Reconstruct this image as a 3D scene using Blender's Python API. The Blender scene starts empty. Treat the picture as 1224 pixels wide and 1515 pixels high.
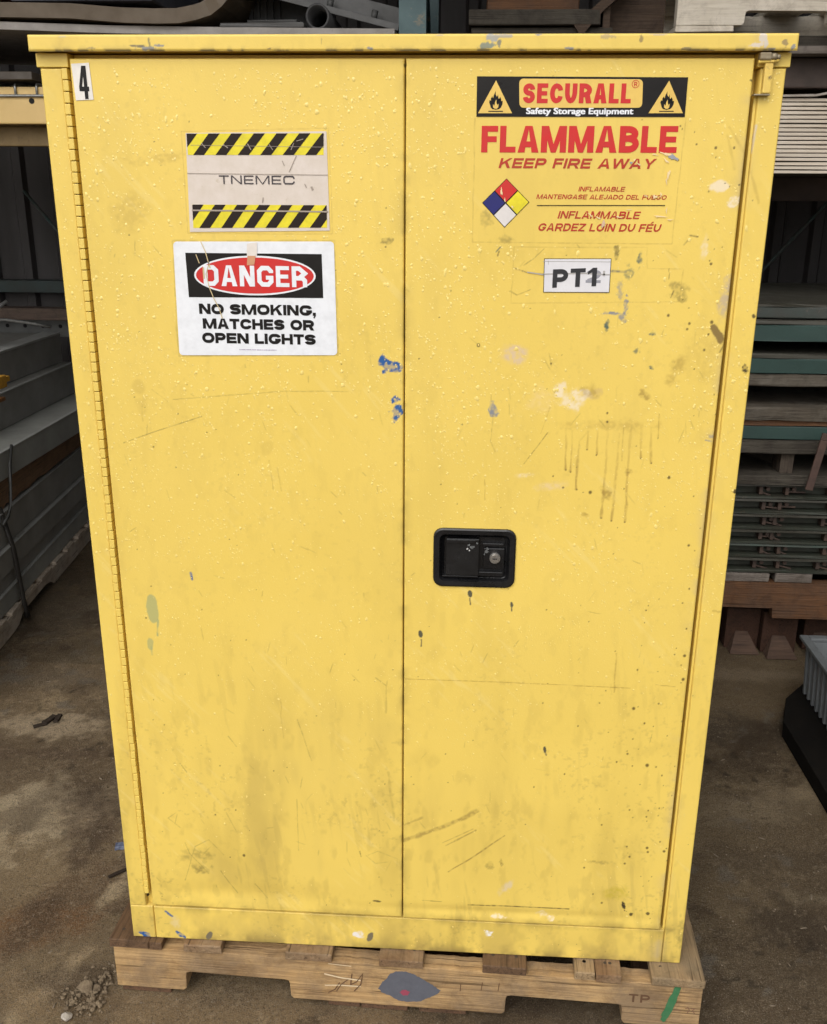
import bpy, bmesh, math, random
import numpy as np
from mathutils import Vector, Matrix

random.seed(7)
RNG = np.random.default_rng(11)
scene = bpy.context.scene
COL = scene.collection
R = math.radians

# ------------------------------------------------------------------ camera
cam = bpy.data.cameras.new('camera')
cam.sensor_fit = 'VERTICAL'
cam.sensor_height = 24.0
cam.lens = 24.0 * 1420.0 / 1515.0
cam.clip_start = 0.05
cam.clip_end = 600.0
camo = bpy.data.objects.new('camera', cam)
camo.rotation_euler = (R(71.3798), R(-0.3636), R(3.3882))
camo.location = (0.10354, -1.53191, 1.57921)
COL.objects.link(camo)
scene.camera = camo

# ------------------------------------------------------------------ sky, sun, exposure (overcast)
SUN_EL, SUN_AZ = 46.0, -18.0          # azimuth measured from behind the camera, towards its left
world = bpy.data.worlds.new('World')
scene.world = world
world.use_nodes = True
wn, wl = world.node_tree.nodes, world.node_tree.links
bg = wn['Background']
sky = wn.new('ShaderNodeTexSky')
sky.sky_type = 'NISHITA'
sky.sun_disc = False
sky.sun_elevation = R(SUN_EL)
sky.sun_rotation = R(180.0 - SUN_AZ)
sky.dust_density = 4.0
sky.air_density = 1.0
hs = wn.new('ShaderNodeHueSaturation')
hs.inputs['Saturation'].default_value = 0.18
wl.new(sky.outputs[0], hs.inputs['Color'])
wl.new(hs.outputs[0], bg.inputs[0])
bg.inputs[1].default_value = 0.12
sl = bpy.data.lights.new('sun', 'SUN')
sl.energy = 1.1
sl.angle = R(70)
sl.color = (1.0, 0.95, 0.87)
so = bpy.data.objects.new('sun', sl)
COL.objects.link(so)
d = Vector((math.sin(R(SUN_AZ)) * math.cos(R(SUN_EL)), -math.cos(R(SUN_AZ)) * math.cos(R(SUN_EL)), math.sin(R(SUN_EL))))
so.rotation_euler = d.to_track_quat('Z', 'Y').to_euler()
scene.view_settings.view_transform = 'Standard'
scene.view_settings.look = 'None'
scene.view_settings.exposure = 0.37
scene.view_settings.gamma = 1.0
scene.view_settings.use_curve_mapping = False

# ------------------------------------------------------------------ materials
MATS = {}

def base_mat(name):
    m = bpy.data.materials.new(name)
    m.use_nodes = True
    nt = m.node_tree
    return m, nt, nt.nodes['Principled BSDF']

def nd(nt, t, **kw):
    n = nt.nodes.new(t)
    for k, v in kw.items():
        if k.startswith('i_'):
            n.inputs[k[2:].replace('_', ' ')].default_value = v
        else:
            setattr(n, k, v)
    return n

def ramp(nt, src, stops):
    r = nt.nodes.new('ShaderNodeValToRGB')
    e = r.color_ramp.elements
    while len(e) < len(stops):
        e.new(0.5)
    for i, (p, c) in enumerate(stops):
        e[i].position = p
        e[i].color = (c, c, c, 1) if isinstance(c, (int, float)) else (*c, 1)
    nt.links.new(src, r.inputs[0])
    return r.outputs[0]

def coords(nt, scale=(1, 1, 1)):
    tc = nd(nt, 'ShaderNodeTexCoord')
    mp = nd(nt, 'ShaderNodeMapping')
    mp.inputs['Scale'].default_value = scale
    nt.links.new(tc.outputs['Object'], mp.inputs[0])
    return mp.outputs[0]

def noise(nt, vec, scale, detail=5.0, rough=0.6, dist=0.0):
    n = nd(nt, 'ShaderNodeTexNoise')
    n.inputs['Scale'].default_value = scale
    n.inputs['Detail'].default_value = detail
    n.inputs['Roughness'].default_value = rough
    n.inputs['Distortion'].default_value = dist
    nt.links.new(vec, n.inputs['Vector'])
    return n.outputs['Fac']

def mixc(nt, fac, a, b):
    m = nd(nt, 'ShaderNodeMix', data_type='RGBA')
    for idx, v in ((0, fac), (6, a), (7, b)):
        if hasattr(v, 'links'):
            nt.links.new(v, m.inputs[idx])
        elif idx == 0:
            m.inputs[0].default_value = v
        else:
            m.inputs[idx].default_value = (*v, 1)
    return m.outputs[2]

def bump(nt, b, h, strength, dist=0.002):
    bp = nd(nt, 'ShaderNodeBump')
    bp.inputs['Strength'].default_value = strength
    bp.inputs['Distance'].default_value = dist
    nt.links.new(h, bp.inputs['Height'])
    nt.links.new(bp.outputs[0], b.inputs['Normal'])

def worn(name, c1, c2, rough=0.5, scale=9.0, wear=None, wear_amt=0.3, metal=0.0, bmp=0.25, fine=90.0, stretch=(1, 1, 1)):
    """paint or metal that varies between two colours, with optional worn patches"""
    if name in MATS:
        return MATS[name]
    m, nt, b = base_mat(name)
    v = coords(nt, stretch)
    n1 = noise(nt, v, scale, 6, 0.65)
    col = mixc(nt, ramp(nt, n1, ((0.32, 0.0), (0.68, 1.0))), c1, c2)
    n2 = noise(nt, v, fine, 4, 0.6)
    if wear:
        n3 = noise(nt, v, scale * 2.3, 8, 0.72, 0.4)
        col = mixc(nt, ramp(nt, n3, ((1 - wear_amt - 0.12, 0.0), (1 - wear_amt, 1.0))), col, wear)
    nt.links.new(col, b.inputs['Base Color'])
    b.inputs['Metallic'].default_value = metal
    nt.links.new(ramp(nt, n1, ((0.3, max(rough - 0.12, 0.05)), (0.7, min(rough + 0.14, 1.0)))), b.inputs['Roughness'])
    if bmp:
        bump(nt, b, n2, bmp)
    MATS[name] = m
    return m

def wood(name, c1, c2, dark, axis='X', rough=0.75, grey=None):
    if name in MATS:
        return MATS[name]
    m, nt, b = base_mat(name)
    st = {'X': (1.2, 14, 14), 'Y': (14, 1.2, 14), 'Z': (14, 14, 1.2)}[axis]
    st2 = {'X': (2.0, 60, 60), 'Y': (60, 2.0, 60), 'Z': (60, 60, 2.0)}[axis]
    v = coords(nt, st)
    g = noise(nt, v, 3.2, 7, 0.65, 0.6)
    g2 = noise(nt, coords(nt, st2), 3.0, 5, 0.7, 0.2)
    blot = noise(nt, coords(nt), 7.0, 6, 0.7, 0.3)
    col = mixc(nt, ramp(nt, g, ((0.3, 0.0), (0.7, 1.0))), c1, c2)
    col = mixc(nt, ramp(nt, g2, ((0.48, 0.0), (0.72, 0.75))), col, dark)
    if grey:
        col = mixc(nt, ramp(nt, blot, ((0.42, 0.0), (0.62, 0.8))), col, grey)
    # dirt and damp marks, and short dark checks along the grain
    dirt = noise(nt, coords(nt), 16.0, 8, 0.75, 0.6)
    col = mixc(nt, ramp(nt, dirt, ((0.48, 0.0), (0.72, 0.65))), col, tuple(x * .8 for x in dark))
    st3 = {'X': (5, 160, 160), 'Y': (160, 5, 160), 'Z': (160, 160, 5)}[axis]
    chk = noise(nt, coords(nt, st3), 1.0, 2, 0.5)
    col = mixc(nt, ramp(nt, chk, ((0.64, 0.0), (0.70, 0.7))), col, tuple(x * .45 for x in dark))
    nt.links.new(col, b.inputs['Base Color'])
    b.inputs['Roughness'].default_value = rough
    b.inputs['Specular IOR Level'].default_value = 0.3
    mh = nd(nt, 'ShaderNodeMath', operation='MULTIPLY_ADD')
    nt.links.new(chk, mh.inputs[0]); mh.inputs[1].default_value = -0.8
    nt.links.new(g2, mh.inputs[2])
    bump(nt, b, mh.outputs[0], 0.6, 0.004)
    MATS[name] = m
    return m

def flat(name, c, rough=0.45, metal=0.0, spec=0.5, grime=0.0):
    if name in MATS:
        return MATS[name]
    m, nt, b = base_mat(name)
    v = coords(nt)
    n1 = noise(nt, v, 60, 6, 0.7)
    c2 = tuple(x * (0.86 - grime) + 0.004 for x in c)
    nt.links.new(mixc(nt, ramp(nt, n1, ((0.4, 0.0), (0.75, 1.0))), c, c2), b.inputs['Base Color'])
    b.inputs['Roughness'].default_value = rough
    b.inputs['Metallic'].default_value = metal
    b.inputs['Specular IOR Level'].default_value = spec
    MATS[name] = m
    return m

def paint_mat(name, rough=0.42):
    """enamel whose colour, with its stains and scratches, is stored on the mesh"""
    m, nt, b = base_mat(name)
    at = nd(nt, 'ShaderNodeAttribute', attribute_name='paint')
    nt.links.new(at.outputs['Color'], b.inputs['Base Color'])
    v = coords(nt)
    n1 = noise(nt, v, 14, 5, 0.6)
    n3 = noise(nt, v, 3.5, 6, 0.7, 0.5)
    nt.links.new(ramp(nt, n3, ((0.3, rough - 0.14), (0.7, rough + 0.18))), b.inputs['Roughness'])
    n2 = noise(nt, v, 330, 3, 0.5)
    bump(nt, b, n2, 0.12, 0.0012)
    b.inputs['Specular IOR Level'].default_value = 0.45
    MATS[name] = m
    return m

YEL = (0.79, 0.578, 0.124)
M_paint = paint_mat('yellow_enamel')
M_yel = worn('yellow_plain', YEL, tuple(x * 0.94 for x in YEL), 0.45, 14, (0.42, 0.29, 0.07), 0.22, bmp=0.1, fine=300)
M_yel_hinge = worn('yellow_hinge', (0.74, 0.50, 0.095), (0.62, 0.41, 0.09), 0.45, 30, (0.35, 0.22, 0.08), 0.3, bmp=0.1, fine=300)
M_drop = flat('wet_drop', (0.86, 0.665, 0.20), 0.14, 0, 0.5)
M_black = worn('black_enamel', (0.005, 0.005, 0.0055), (0.008, 0.008, 0.009), 0.26, 20, (0.03, 0.03, 0.03), 0.16, bmp=0.15, fine=200)
M_chrome = worn('lock_metal', (0.55, 0.53, 0.5), (0.35, 0.33, 0.3), 0.3, 200, None, 0, 0.9, 0.2)
M_ink = flat('black_ink', (0.008, 0.0065, 0.006), 0.4, 0, 0.25)
M_ink_grey = flat('faded_ink', (0.30, 0.30, 0.34), 0.5)
M_red = worn('red_ink', (0.60, 0.014, 0.012), (0.54, 0.022, 0.018), 0.45, 60, (0.70, 0.34, 0.12), 0.10, bmp=0)
M_red2 = worn('dark_red_ink', (0.47, 0.026, 0.008), (0.40, 0.040, 0.014), 0.45, 80, (0.66, 0.36, 0.12), 0.12, bmp=0)
M_white = flat('white_vinyl', (0.80, 0.82, 0.86), 0.35)
M_paper = worn('aged_paper', (0.70, 0.62, 0.56), (0.62, 0.54, 0.46), 0.4, 40, (0.52, 0.44, 0.33), 0.25, bmp=0.1, fine=60)
M_lemon = flat('lemon_ink', (0.80, 0.68, 0.02), 0.4, grime=0.1)
M_brown_ink = flat('brown_black_ink', (0.020, 0.012, 0.009), 0.45, 0, 0.2, grime=0.1)
M_blue = flat('blue_ink', (0.012, 0.014, 0.15), 0.35)
M_label_yel = flat('label_yellow', (0.78, 0.53, 0.12), 0.35)
M_smear_w = flat('white_smear', (0.82, 0.72, 0.52), 0.6)
M_smear_g = flat('grey_smear', (0.32, 0.33, 0.36), 0.6)

# ------------------------------------------------------------------ object helpers
def thing(name, label, cat, loc=(0, 0, 0), rotz=0.0, group=None):
    o = bpy.data.objects.new(name, None)
    o.empty_display_size = 0.05
    COL.objects.link(o)
    o.location = loc
    o.rotation_euler = (0, 0, rotz)
    return tag(o, label, cat, group)

def tag(o, label, cat, group=None, kind=None):
    if label:
        o['label'] = label
    if cat:
        o['category'] = cat
    if group:
        o['group'] = group
    if kind:
        o['kind'] = kind
    return o

def origin_of(p):
    v = Vector((0, 0, 0))
    while p is not None:
        v += Vector(p.location)
        p = p.parent
    return v

class MB:
    """collects shapes; build() links them as ONE mesh object. World axes unless the parent is turned."""
    def __init__(self):
        self.v, self.f, self.m, self.s = [], [], [], []

    def add(self, verts, faces, mi=0, smooth=False):
        n = len(self.v)
        self.v += [tuple(p) for p in verts]
        self.f += [tuple(i + n for i in f) for f in faces]
        self.m += [mi] * len(faces)
        self.s += [smooth] * len(faces)
        return self

    def box(self, x0, x1, y0, y1, z0, z1, mi=0, bev=0.0, jit=0.0, cuts=0, mat=None):
        bm = bmesh.new()
        bmesh.ops.create_cube(bm, size=1.0)
        for p in bm.verts:
            p.co = Vector((x0 + (p.co.x + .5) * (x1 - x0), y0 + (p.co.y + .5) * (y1 - y0), z0 + (p.co.z + .5) * (z1 - z0)))
        if cuts:
            dims = (x1 - x0, y1 - y0, z1 - z0)
            ax = max(range(3), key=lambda i: dims[i])
            ed = [e for e in bm.edges if abs((e.verts[0].co - e.verts[1].co)[ax]) > 0.9 * dims[ax]]
            bmesh.ops.subdivide_edges(bm, edges=ed, cuts=cuts, use_grid_fill=True)
        if bev:
            ed = [e for e in bm.edges if len(e.link_faces) == 2 and e.calc_face_angle(0) > 0.5]
            bmesh.ops.bevel(bm, geom=ed, offset=bev, segments=2, profile=0.6, affect='EDGES')
        if jit:
            for p in bm.verts:
                p.co += Vector((random.uniform(-jit, jit), random.uniform(-jit, jit), random.uniform(-jit, jit)))
        if mat is not None:
            bmesh.ops.transform(bm, matrix=mat, verts=bm.verts)
        bm.verts.index_update()
        self.add([p.co[:] for p in bm.verts], [[q.index for q in f.verts] for f in bm.faces], mi)
        bm.free()
        return self

    def prism(self, poly, axis, a0, a1, mi=0, smooth=False):
        """poly in the two other axes (x,z for 'y'; y,z for 'x'; x,y for 'z') pulled from a0 to a1"""
        def P(p, a):
            return {'y': (p[0], a, p[1]), 'x': (a, p[0], p[1]), 'z': (p[0], p[1], a)}[axis]
        n = len(poly)
        vs = [P(p, a0) for p in poly] + [P(p, a1) for p in poly]
        fs = [list(range(n))[::-1], list(range(n, 2 * n))] + [[i, (i + 1) % n, n + (i + 1) % n, n + i] for i in range(n)]
        return self.add(vs, fs, mi, smooth)

    def tube(self, pts, r, seg=10, mi=0, cap=True, squash=1.0):
        pts = [Vector(p) for p in pts]
        vs, fs = [], []
        for i, p in enumerate(pts):
            t = (pts[min(i + 1, len(pts) - 1)] - pts[max(i - 1, 0)]).normalized()
            a = t.cross(Vector((0, 0, 1)) if abs(t.z) < .9 else Vector((1, 0, 0))).normalized()
            b = t.cross(a)
            rr = r[i] if isinstance(r, (list, tuple)) else r
            for k in range(seg):
                w = 2 * math.pi * k / seg
                vs.append(p + a * (rr * math.cos(w)) + b * (rr * squash * math.sin(w)))
        for i in range(len(pts) - 1):
            for k in range(seg):
                k2 = (k + 1) % seg
                fs.append([i * seg + k, i * seg + k2, (i + 1) * seg + k2, (i + 1) * seg + k])
        self.add(vs, fs, mi, True)
        if cap:
            n = len(self.v) - len(vs)
            self.f += [tuple(n + k for k in range(seg))[::-1], tuple(n + (len(pts) - 1) * seg + k for k in range(seg))]
            self.m += [mi, mi]
            self.s += [False, False]
        return self

    def build(self, name, mats, parent=None, local=False, at=None):
        me = bpy.data.meshes.new(name)
        off = Vector((0, 0, 0)) if (local or parent is None) else origin_of(parent)
        if at is not None:
            off = Vector(at)
        me.from_pydata([tuple(Vector(p) - off) for p in self.v], [], self.f)
        mats = mats if isinstance(mats, (list, tuple)) else [mats]
        for m in mats:
            me.materials.append(m)
        me.polygons.foreach_set('material_index', self.m)
        me.polygons.foreach_set('use_smooth', self.s)
        bm = bmesh.new()
        bm.from_mesh(me)
        bmesh.ops.recalc_face_normals(bm, faces=bm.faces)
        bm.to_mesh(me)
        bm.free()
        me.update()
        o = bpy.data.objects.new(name, me)
        if at is not None:
            o.location = at
        COL.objects.link(o)
        if parent is not None:
            o.parent = parent
        return o

def dup(root, loc, rotz, label):
    c = root.copy()
    COL.objects.link(c)
    c.location = loc
    c.rotation_euler = (0, 0, rotz)
    c['label'] = label
    for ch in list(root.children):
        k = ch.copy()
        COL.objects.link(k)
        k.parent = c
        for g in list(ch.children):
            q = g.copy()
            COL.objects.link(q)
            q.parent = k
    return c

# ------------------------------------------------------------------ lettering: strokes in the (x, z) plane facing -y
def fillet(pts, r, n, closed=False, sharp=()):
    out = []
    N = len(pts)
    for i, p in enumerate(pts):
        if (not closed and i in (0, N - 1)) or i in sharp:
            out.append(p)
            continue
        a, c = pts[i - 1], pts[(i + 1) % N]
        va = (a[0] - p[0], a[1] - p[1]); vc = (c[0] - p[0], c[1] - p[1])
        la, lc = math.hypot(*va), math.hypot(*vc)
        ea = 0.5 if (closed or i > 1) else 1.0
        ec = 0.5 if (closed or i < N - 2) else 1.0
        ra, rc = min(r, la * ea), min(r, lc * ec)
        s = (p[0] + va[0] / la * ra, p[1] + va[1] / la * ra)
        e = (p[0] + vc[0] / lc * rc, p[1] + vc[1] / lc * rc)
        for k in range(n + 1):
            w = k / n * math.pi / 2
            fs, fe = 1 - math.sin(w), 1 - math.cos(w)
            if n == 1:
                fs, fe = (1, 0) if k == 0 else (0, 1)
            out.append((p[0] + (s[0] - p[0]) * fs + (e[0] - p[0]) * fe, p[1] + (s[1] - p[1]) * fs + (e[1] - p[1]) * fe))
    return out

def stroke(pts, t, closed=False, t2=None):
    """a line of width t as quads"""
    q = []
    for p in pts:
        if not q or math.hypot(p[0] - q[-1][0], p[1] - q[-1][1]) > 1e-6:
            q.append(p)
    if closed and math.hypot(q[0][0] - q[-1][0], q[0][1] - q[-1][1]) < 1e-6:
        q.pop()
    N = len(q)
    L, Rr = [], []
    for i in range(N):
        if closed:
            a, b = q[i - 1], q[(i + 1) % N]
        else:
            a, b = q[max(i - 1, 0)], q[min(i + 1, N - 1)]
        d0 = (q[i][0] - a[0], q[i][1] - a[1]); d1 = (b[0] - q[i][0], b[1] - q[i][1])
        l0, l1 = math.hypot(*d0), math.hypot(*d1)
        if l0 < 1e-9: d0, l0 = d1, l1
        if l1 < 1e-9: d1, l1 = d0, l0
        n0 = (-d0[1] / l0, d0[0] / l0); n1 = (-d1[1] / l1, d1[0] / l1)
        mx, my = n0[0] + n1[0], n0[1] + n1[1]
        ml = math.hypot(mx, my) or 1
        mx, my = mx / ml, my / ml
        cs = max(mx * n0[0] + my * n0[1], 0.4)
        tt = t if t2 is None else t + (t2 - t) * i / (N - 1)
        L.append((q[i][0] + mx * tt / 2 / cs, q[i][1] + my * tt / 2 / cs))
        Rr.append((q[i][0] - mx * tt / 2 / cs, q[i][1] - my * tt / 2 / cs))
    rng = range(N) if closed else range(N - 1)
    return [[L[i], L[(i + 1) % N], Rr[(i + 1) % N], Rr[i]] for i in rng]

WID = dict(A=.82, B=.76, C=.80, D=.78, E=.68, F=.64, G=.83, H=.76, I=.21, J=.62, K=.80, L=.62, M=.98, N=.77, O=.84, P=.72, Q=.84,
           R=.78, S=.74, T=.70, U=.76, V=.80, W=1.12, X=.8, Y=.80, Z=.70)
WID.update({'1': .42, '2': .64, '3': .64, '4': .62, '7': .6, '8': .64, '9': .64, ' ': .30, ',': .2, '-': .4})

def glyph(ch, t, ws=1.0, n=5, rad=0.45):
    w = WID[ch] * ws
    if ch == 'I': w = t
    h = t / 2
    b = t * 0.88
    hb = b / 2
    rect = lambda x0, y0, x1, y1: [(x0, y0), (x1, y0), (x1, y1), (x0, y1)]
    G = []      # list of groups of polygons; polygons of one group never overlap
    S = lambda pts, r=rad, closed=False, sharp=(): G.append(stroke(fillet(pts, r, n, closed, sharp), t, closed))
    if ch == 'A':
        tx = t * 1.12
        G.append([[(0, 0), (tx, 0), (w / 2 + t * .08, 1), (w / 2 - t * .58, 1)]])
        G.append([[(w, 0), (w - tx, 0), (w / 2 - t * .08, 1), (w / 2 + t * .58, 1)]])
        G.append([rect(w * .24, .2, w * .76, .2 + b)])
    elif ch == 'B':
        G.append([rect(0, 0, t, 1)])
        S([(t * .5, 1 - h), (w * .94 - h, 1 - h), (w * .94 - h, .53), (t * .5, .53)], .26)
        S([(t * .5, .53), (w - h, .53), (w - h, h), (t * .5, h)], .28)
    elif ch == 'C':
        S([(w - h, .64), (w - h, 1 - h), (h, 1 - h), (h, h), (w - h, h), (w - h, .36)])
    elif ch == 'D':
        S([(h, h), (h, 1 - h), (w - h, 1 - h), (w - h, h)], rad, True, (0, 1))
    elif ch in 'EF':
        G.append([rect(0, 0, t, 1), rect(t, 1 - b, w, 1), rect(t, .5 - hb, w * .93, .5 + hb)] + ([rect(t, 0, w, b)] if ch == 'E' else []))
    elif ch == 'G':
        S([(w - h, .66), (w - h, 1 - h), (h, 1 - h), (h, h), (w - h, h), (w - h, .53)])
        G.append([rect(w * .54, .53 - b, w, .53)])
    elif ch == 'H':
        G.append([rect(0, 0, t, 1), rect(w - t, 0, w, 1), rect(t, .5 - hb, w - t, .5 + hb)])
    elif ch == 'I':
        G.append([rect(0, 0, t, 1)])
    elif ch == 'J':
        S([(w - h, 1), (w - h, h), (h, h), (h, .34)])
    elif ch == 'K':
        G.append([rect(0, 0, t, 1)])
        G.append([[(t * .9, .28), (t * .9, .55), (w - t * 1.25, 1), (w, 1)]])
        G.append([[(w * .38, .62), (w * .62, .66), (w, 0), (w - t * 1.3, 0)]])
    elif ch == 'L':
        G.append([rect(0, 0, t, 1), rect(t, 0, w, b)])
    elif ch == 'M':
        G.append([rect(0, 0, t, 1), rect(w - t, 0, w, 1)])
        G.append([[(t * .25, 1), (t * 1.18, 1), (w / 2 + t * .40, 0), (w / 2 - t * .40, 0)]])
        G.append([[(w - t * .25, 1), (w - t * 1.18, 1), (w / 2 - t * .40, 0), (w / 2 + t * .40, 0)]])
    elif ch == 'N':
        G.append([rect(0, 0, t, 1), rect(w - t, 0, w, 1)])
        G.append([[(0, 1), (t * 1.2, 1), (w, 0), (w - t * 1.2, 0)]])
    elif ch == 'O':
        S([(h, h), (h, 1 - h), (w - h, 1 - h), (w - h, h)], rad, True)
    elif ch in 'PR':
        G.append([rect(0, 0, t, 1)])
        S([(t * .5, 1 - h), (w - h, 1 - h), (w - h, .43), (t * .5, .43)], .28)
        if ch == 'R':
            if n == 1:
                S([(w * .5, .43), (w - h, .43), (w - h, 0)], .12)
            else:
                G.append([[(w * .42, .46), (w * .42 + t * 1.15, .46), (w * 1.02, 0), (w * 1.02 - t * 1.18, 0)]])
    elif ch == 'S':
        S([(w - h, .68), (w - h, 1 - h), (h, 1 - h), (h, .51), (w - h, .51), (w - h, h), (h, h), (h, .31)], .34)
    elif ch == 'T':
        G.append([rect(0, 1 - b, w, 1), rect(w / 2 - h, 0, w / 2 + h, 1 - b)])
    elif ch == 'U':
        S([(h, 1), (h, h), (w - h, h), (w - h, 1)])
    elif ch == 'V':
        G.append([[(0, 1), (t * 1.12, 1), (w / 2 + t * .5, 0), (w / 2 - t * .5, 0)]])
        G.append([[(w, 1), (w - t * 1.12, 1), (w / 2 - t * .5, 0), (w / 2 + t * .5, 0)]])
    elif ch == 'W':
        q = w / 4
        for x0, x1 in ((t * .5, q), (2 * q, q), (2 * q, 3 * q), (w - t * .5, 3 * q)):
            G.append([[(x0 - t * .5, 1), (x0 + t * .5, 1), (x1 + t * .5, 0), (x1 - t * .5, 0)]])
    elif ch == 'Y':
        G.append([rect(w / 2 - h, 0, w / 2 + h, .45)])
        G.append([[(0, 1), (t * 1.2, 1), (w / 2 + h, .4), (w / 2 - h, .4)]])
        G.append([[(w, 1), (w - t * 1.2, 1), (w / 2 - h, .4), (w / 2 + h, .4)]])
    elif ch == 'Z':
        G.append([rect(0, 0, w, b), rect(0, 1 - b, w, 1)])
        G.append([[(0, b * .9), (t * 1.3, b * .9), (w, 1 - b * .9), (w - t * 1.3, 1 - b * .9)]])
    elif ch == '1':
        G.append([rect(w - t, 0, w, 1)])
        G.append([[(0, .64), (0, .80), (w - t * .9, 1), (w - t * .9, .78)]])
    elif ch == '2':
        S([(h, .66), (h, 1 - h), (w - h, 1 - h), (w - h, .52), (h * 1.2, b * .8)], .3)
        G.append([rect(0, 0, w, b)])
    elif ch == '4':
        G.append([[(w * .50, 0), (w * .86, 0), (w * .84, 1), (w * .50, 1)]])
        G.append([[(0, .235), (w, .235), (w, .375), (0, .375)]])
        G.append([[(0, .375), (w * .30, .375), (w * .52, .74), (w * .52, 1), (w * .40, 1)]])
    elif ch == '3':
        S([(h, .7), (h, 1 - h), (w - h, 1 - h), (w - h, .52), (w * .4, .52)], .3)
        S([(w * .4, .52), (w - h, .52), (w - h, h), (h, h), (h, .3)], .3)
    elif ch == '8':
        S([(h, .53), (h, 1 - h), (w - h, 1 - h), (w - h, .53)], .3, True)
        S([(h, h), (h, .5), (w - h, .5), (w - h, h)], .3, True)
    elif ch == ',':
        G.append([[(0, 0), (t, 0), (t, t), (0, t)], [(t * .45, 0), (t, 0), (t * .5, -t * .85), (t * .15, -t * .7)]])
    elif ch == '-':
        G.append([rect(0, .45 - hb, w, .45 + hb)])
    return G, w

def lettering(mb, text, x0, x1, z0, z1, y, t=0.19, ws=1.0, gap=0.12, shear=0.0, n=5, rad=0.45, mi=0, tilt=0.0, accent=None):
    """fit the text into the box x0..x1, z0..z1 (cap height) at depth y"""
    # letter widths are chosen so that the strokes keep the same weight both ways
    lo_, hi_ = .2, 3.0
    for _ in range(30):
        ws = (lo_ + hi_) / 2
        tot = sum((t if c == 'I' else WID[c] * ws) + gap for c in text) - gap + abs(shear)
        if tot / ((x1 - x0) / (z1 - z0)) < 1:
            lo_ = ws
        else:
            hi_ = ws
    X, items = 0.0, []
    for i, ch in enumerate(text):
        G, w = glyph(ch, t, ws, n, rad) if ch != ' ' else ([], WID[' '] * ws)
        if accent is not None and i == accent:
            G = G + [[[(w * .42, 1.07), (w * .42 + t * .9, 1.07), (w * .42 + t * 2.0, 1.30), (w * .42 + t * .9, 1.30)]]]
        items.append((G, X))
        X += w + gap
    X -= gap
    sx, sz = (x1 - x0) / (X + abs(shear)), (z1 - z0)
    for G, gx in items:
        for k, grp in enumerate(G):
            yy = y - 0.00003 * k
            for poly in grp:
                vs = []
                for px, pz in poly:
                    xx = x0 + (gx + px + shear * pz) * sx
                    vs.append((xx, yy, z0 + pz * sz + (xx - x0) * tilt))
                mb.add(vs, [list(range(len(vs)))], mi)
    return mb

def poly_at(mb, pts, y, mi=0):
    mb.add([(p[0], y, p[1]) for p in pts], [list(range(len(pts)))], mi)

def slab_poly(mb, pts, y, th=0.0004, mi=0):
    """a flat sticker of real thickness, its face at y"""
    mb.prism(pts, 'y', y, y + th, mi)

def rrect(x0, x1, z0, z1, r, n=5):
    return fillet([(x0, z0), (x1, z0), (x1, z1), (x0, z1)], r, n, True)

# ------------------------------------------------------------------ the weathered paint of the cabinet front
_NT = {}
def vnoise(x, z, s, seed=0):
    """smooth value noise in 0..1 with cell size s"""
    if seed not in _NT:
        _NT[seed] = np.random.default_rng(1000 + seed).random((256, 256))
    T = _NT[seed]
    fx, fz = x / s + 1000.37, z / s + 1000.71
    ix, iz = np.floor(fx).astype(int), np.floor(fz).astype(int)
    ax, az = fx - ix, fz - iz
    ax, az = ax * ax * (3 - 2 * ax), az * az * (3 - 2 * az)
    g = lambda i, k: T[i % 256, k % 256]
    return (g(ix, iz) * (1 - ax) + g(ix + 1, iz) * ax) * (1 - az) + (g(ix, iz + 1) * (1 - ax) + g(ix + 1, iz + 1) * ax) * az

def fbm(x, z, s, seed=0, o=4, sx=1.0, sz=1.0):
    v, a, tot = 0, 1.0, 0
    for k in range(o):
        v = v + a * vnoise(x / sx, z / sz, s / 2 ** k, seed + k)
        tot += a
        a *= 0.55
    return v / tot

def sstep(a, b, v):
    t = np.clip((v - a) / (b - a), 0, 1)
    return t * t * (3 - 2 * t)

GREY_P, OLIVE, BROWN = (0.23, 0.24, 0.26), (0.10, 0.085, 0.03), (0.26, 0.155, 0.03)
DARK, WHITE_P, BLUE_P = (0.055, 0.040, 0.018), (0.83, 0.70, 0.47), (0.02, 0.10, 0.30)
GREEN_P, PINK_P, TEAL_P = (0.40, 0.40, 0.16), (0.66, 0.50, 0.33), (0.07, 0.12, 0.10)

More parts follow.
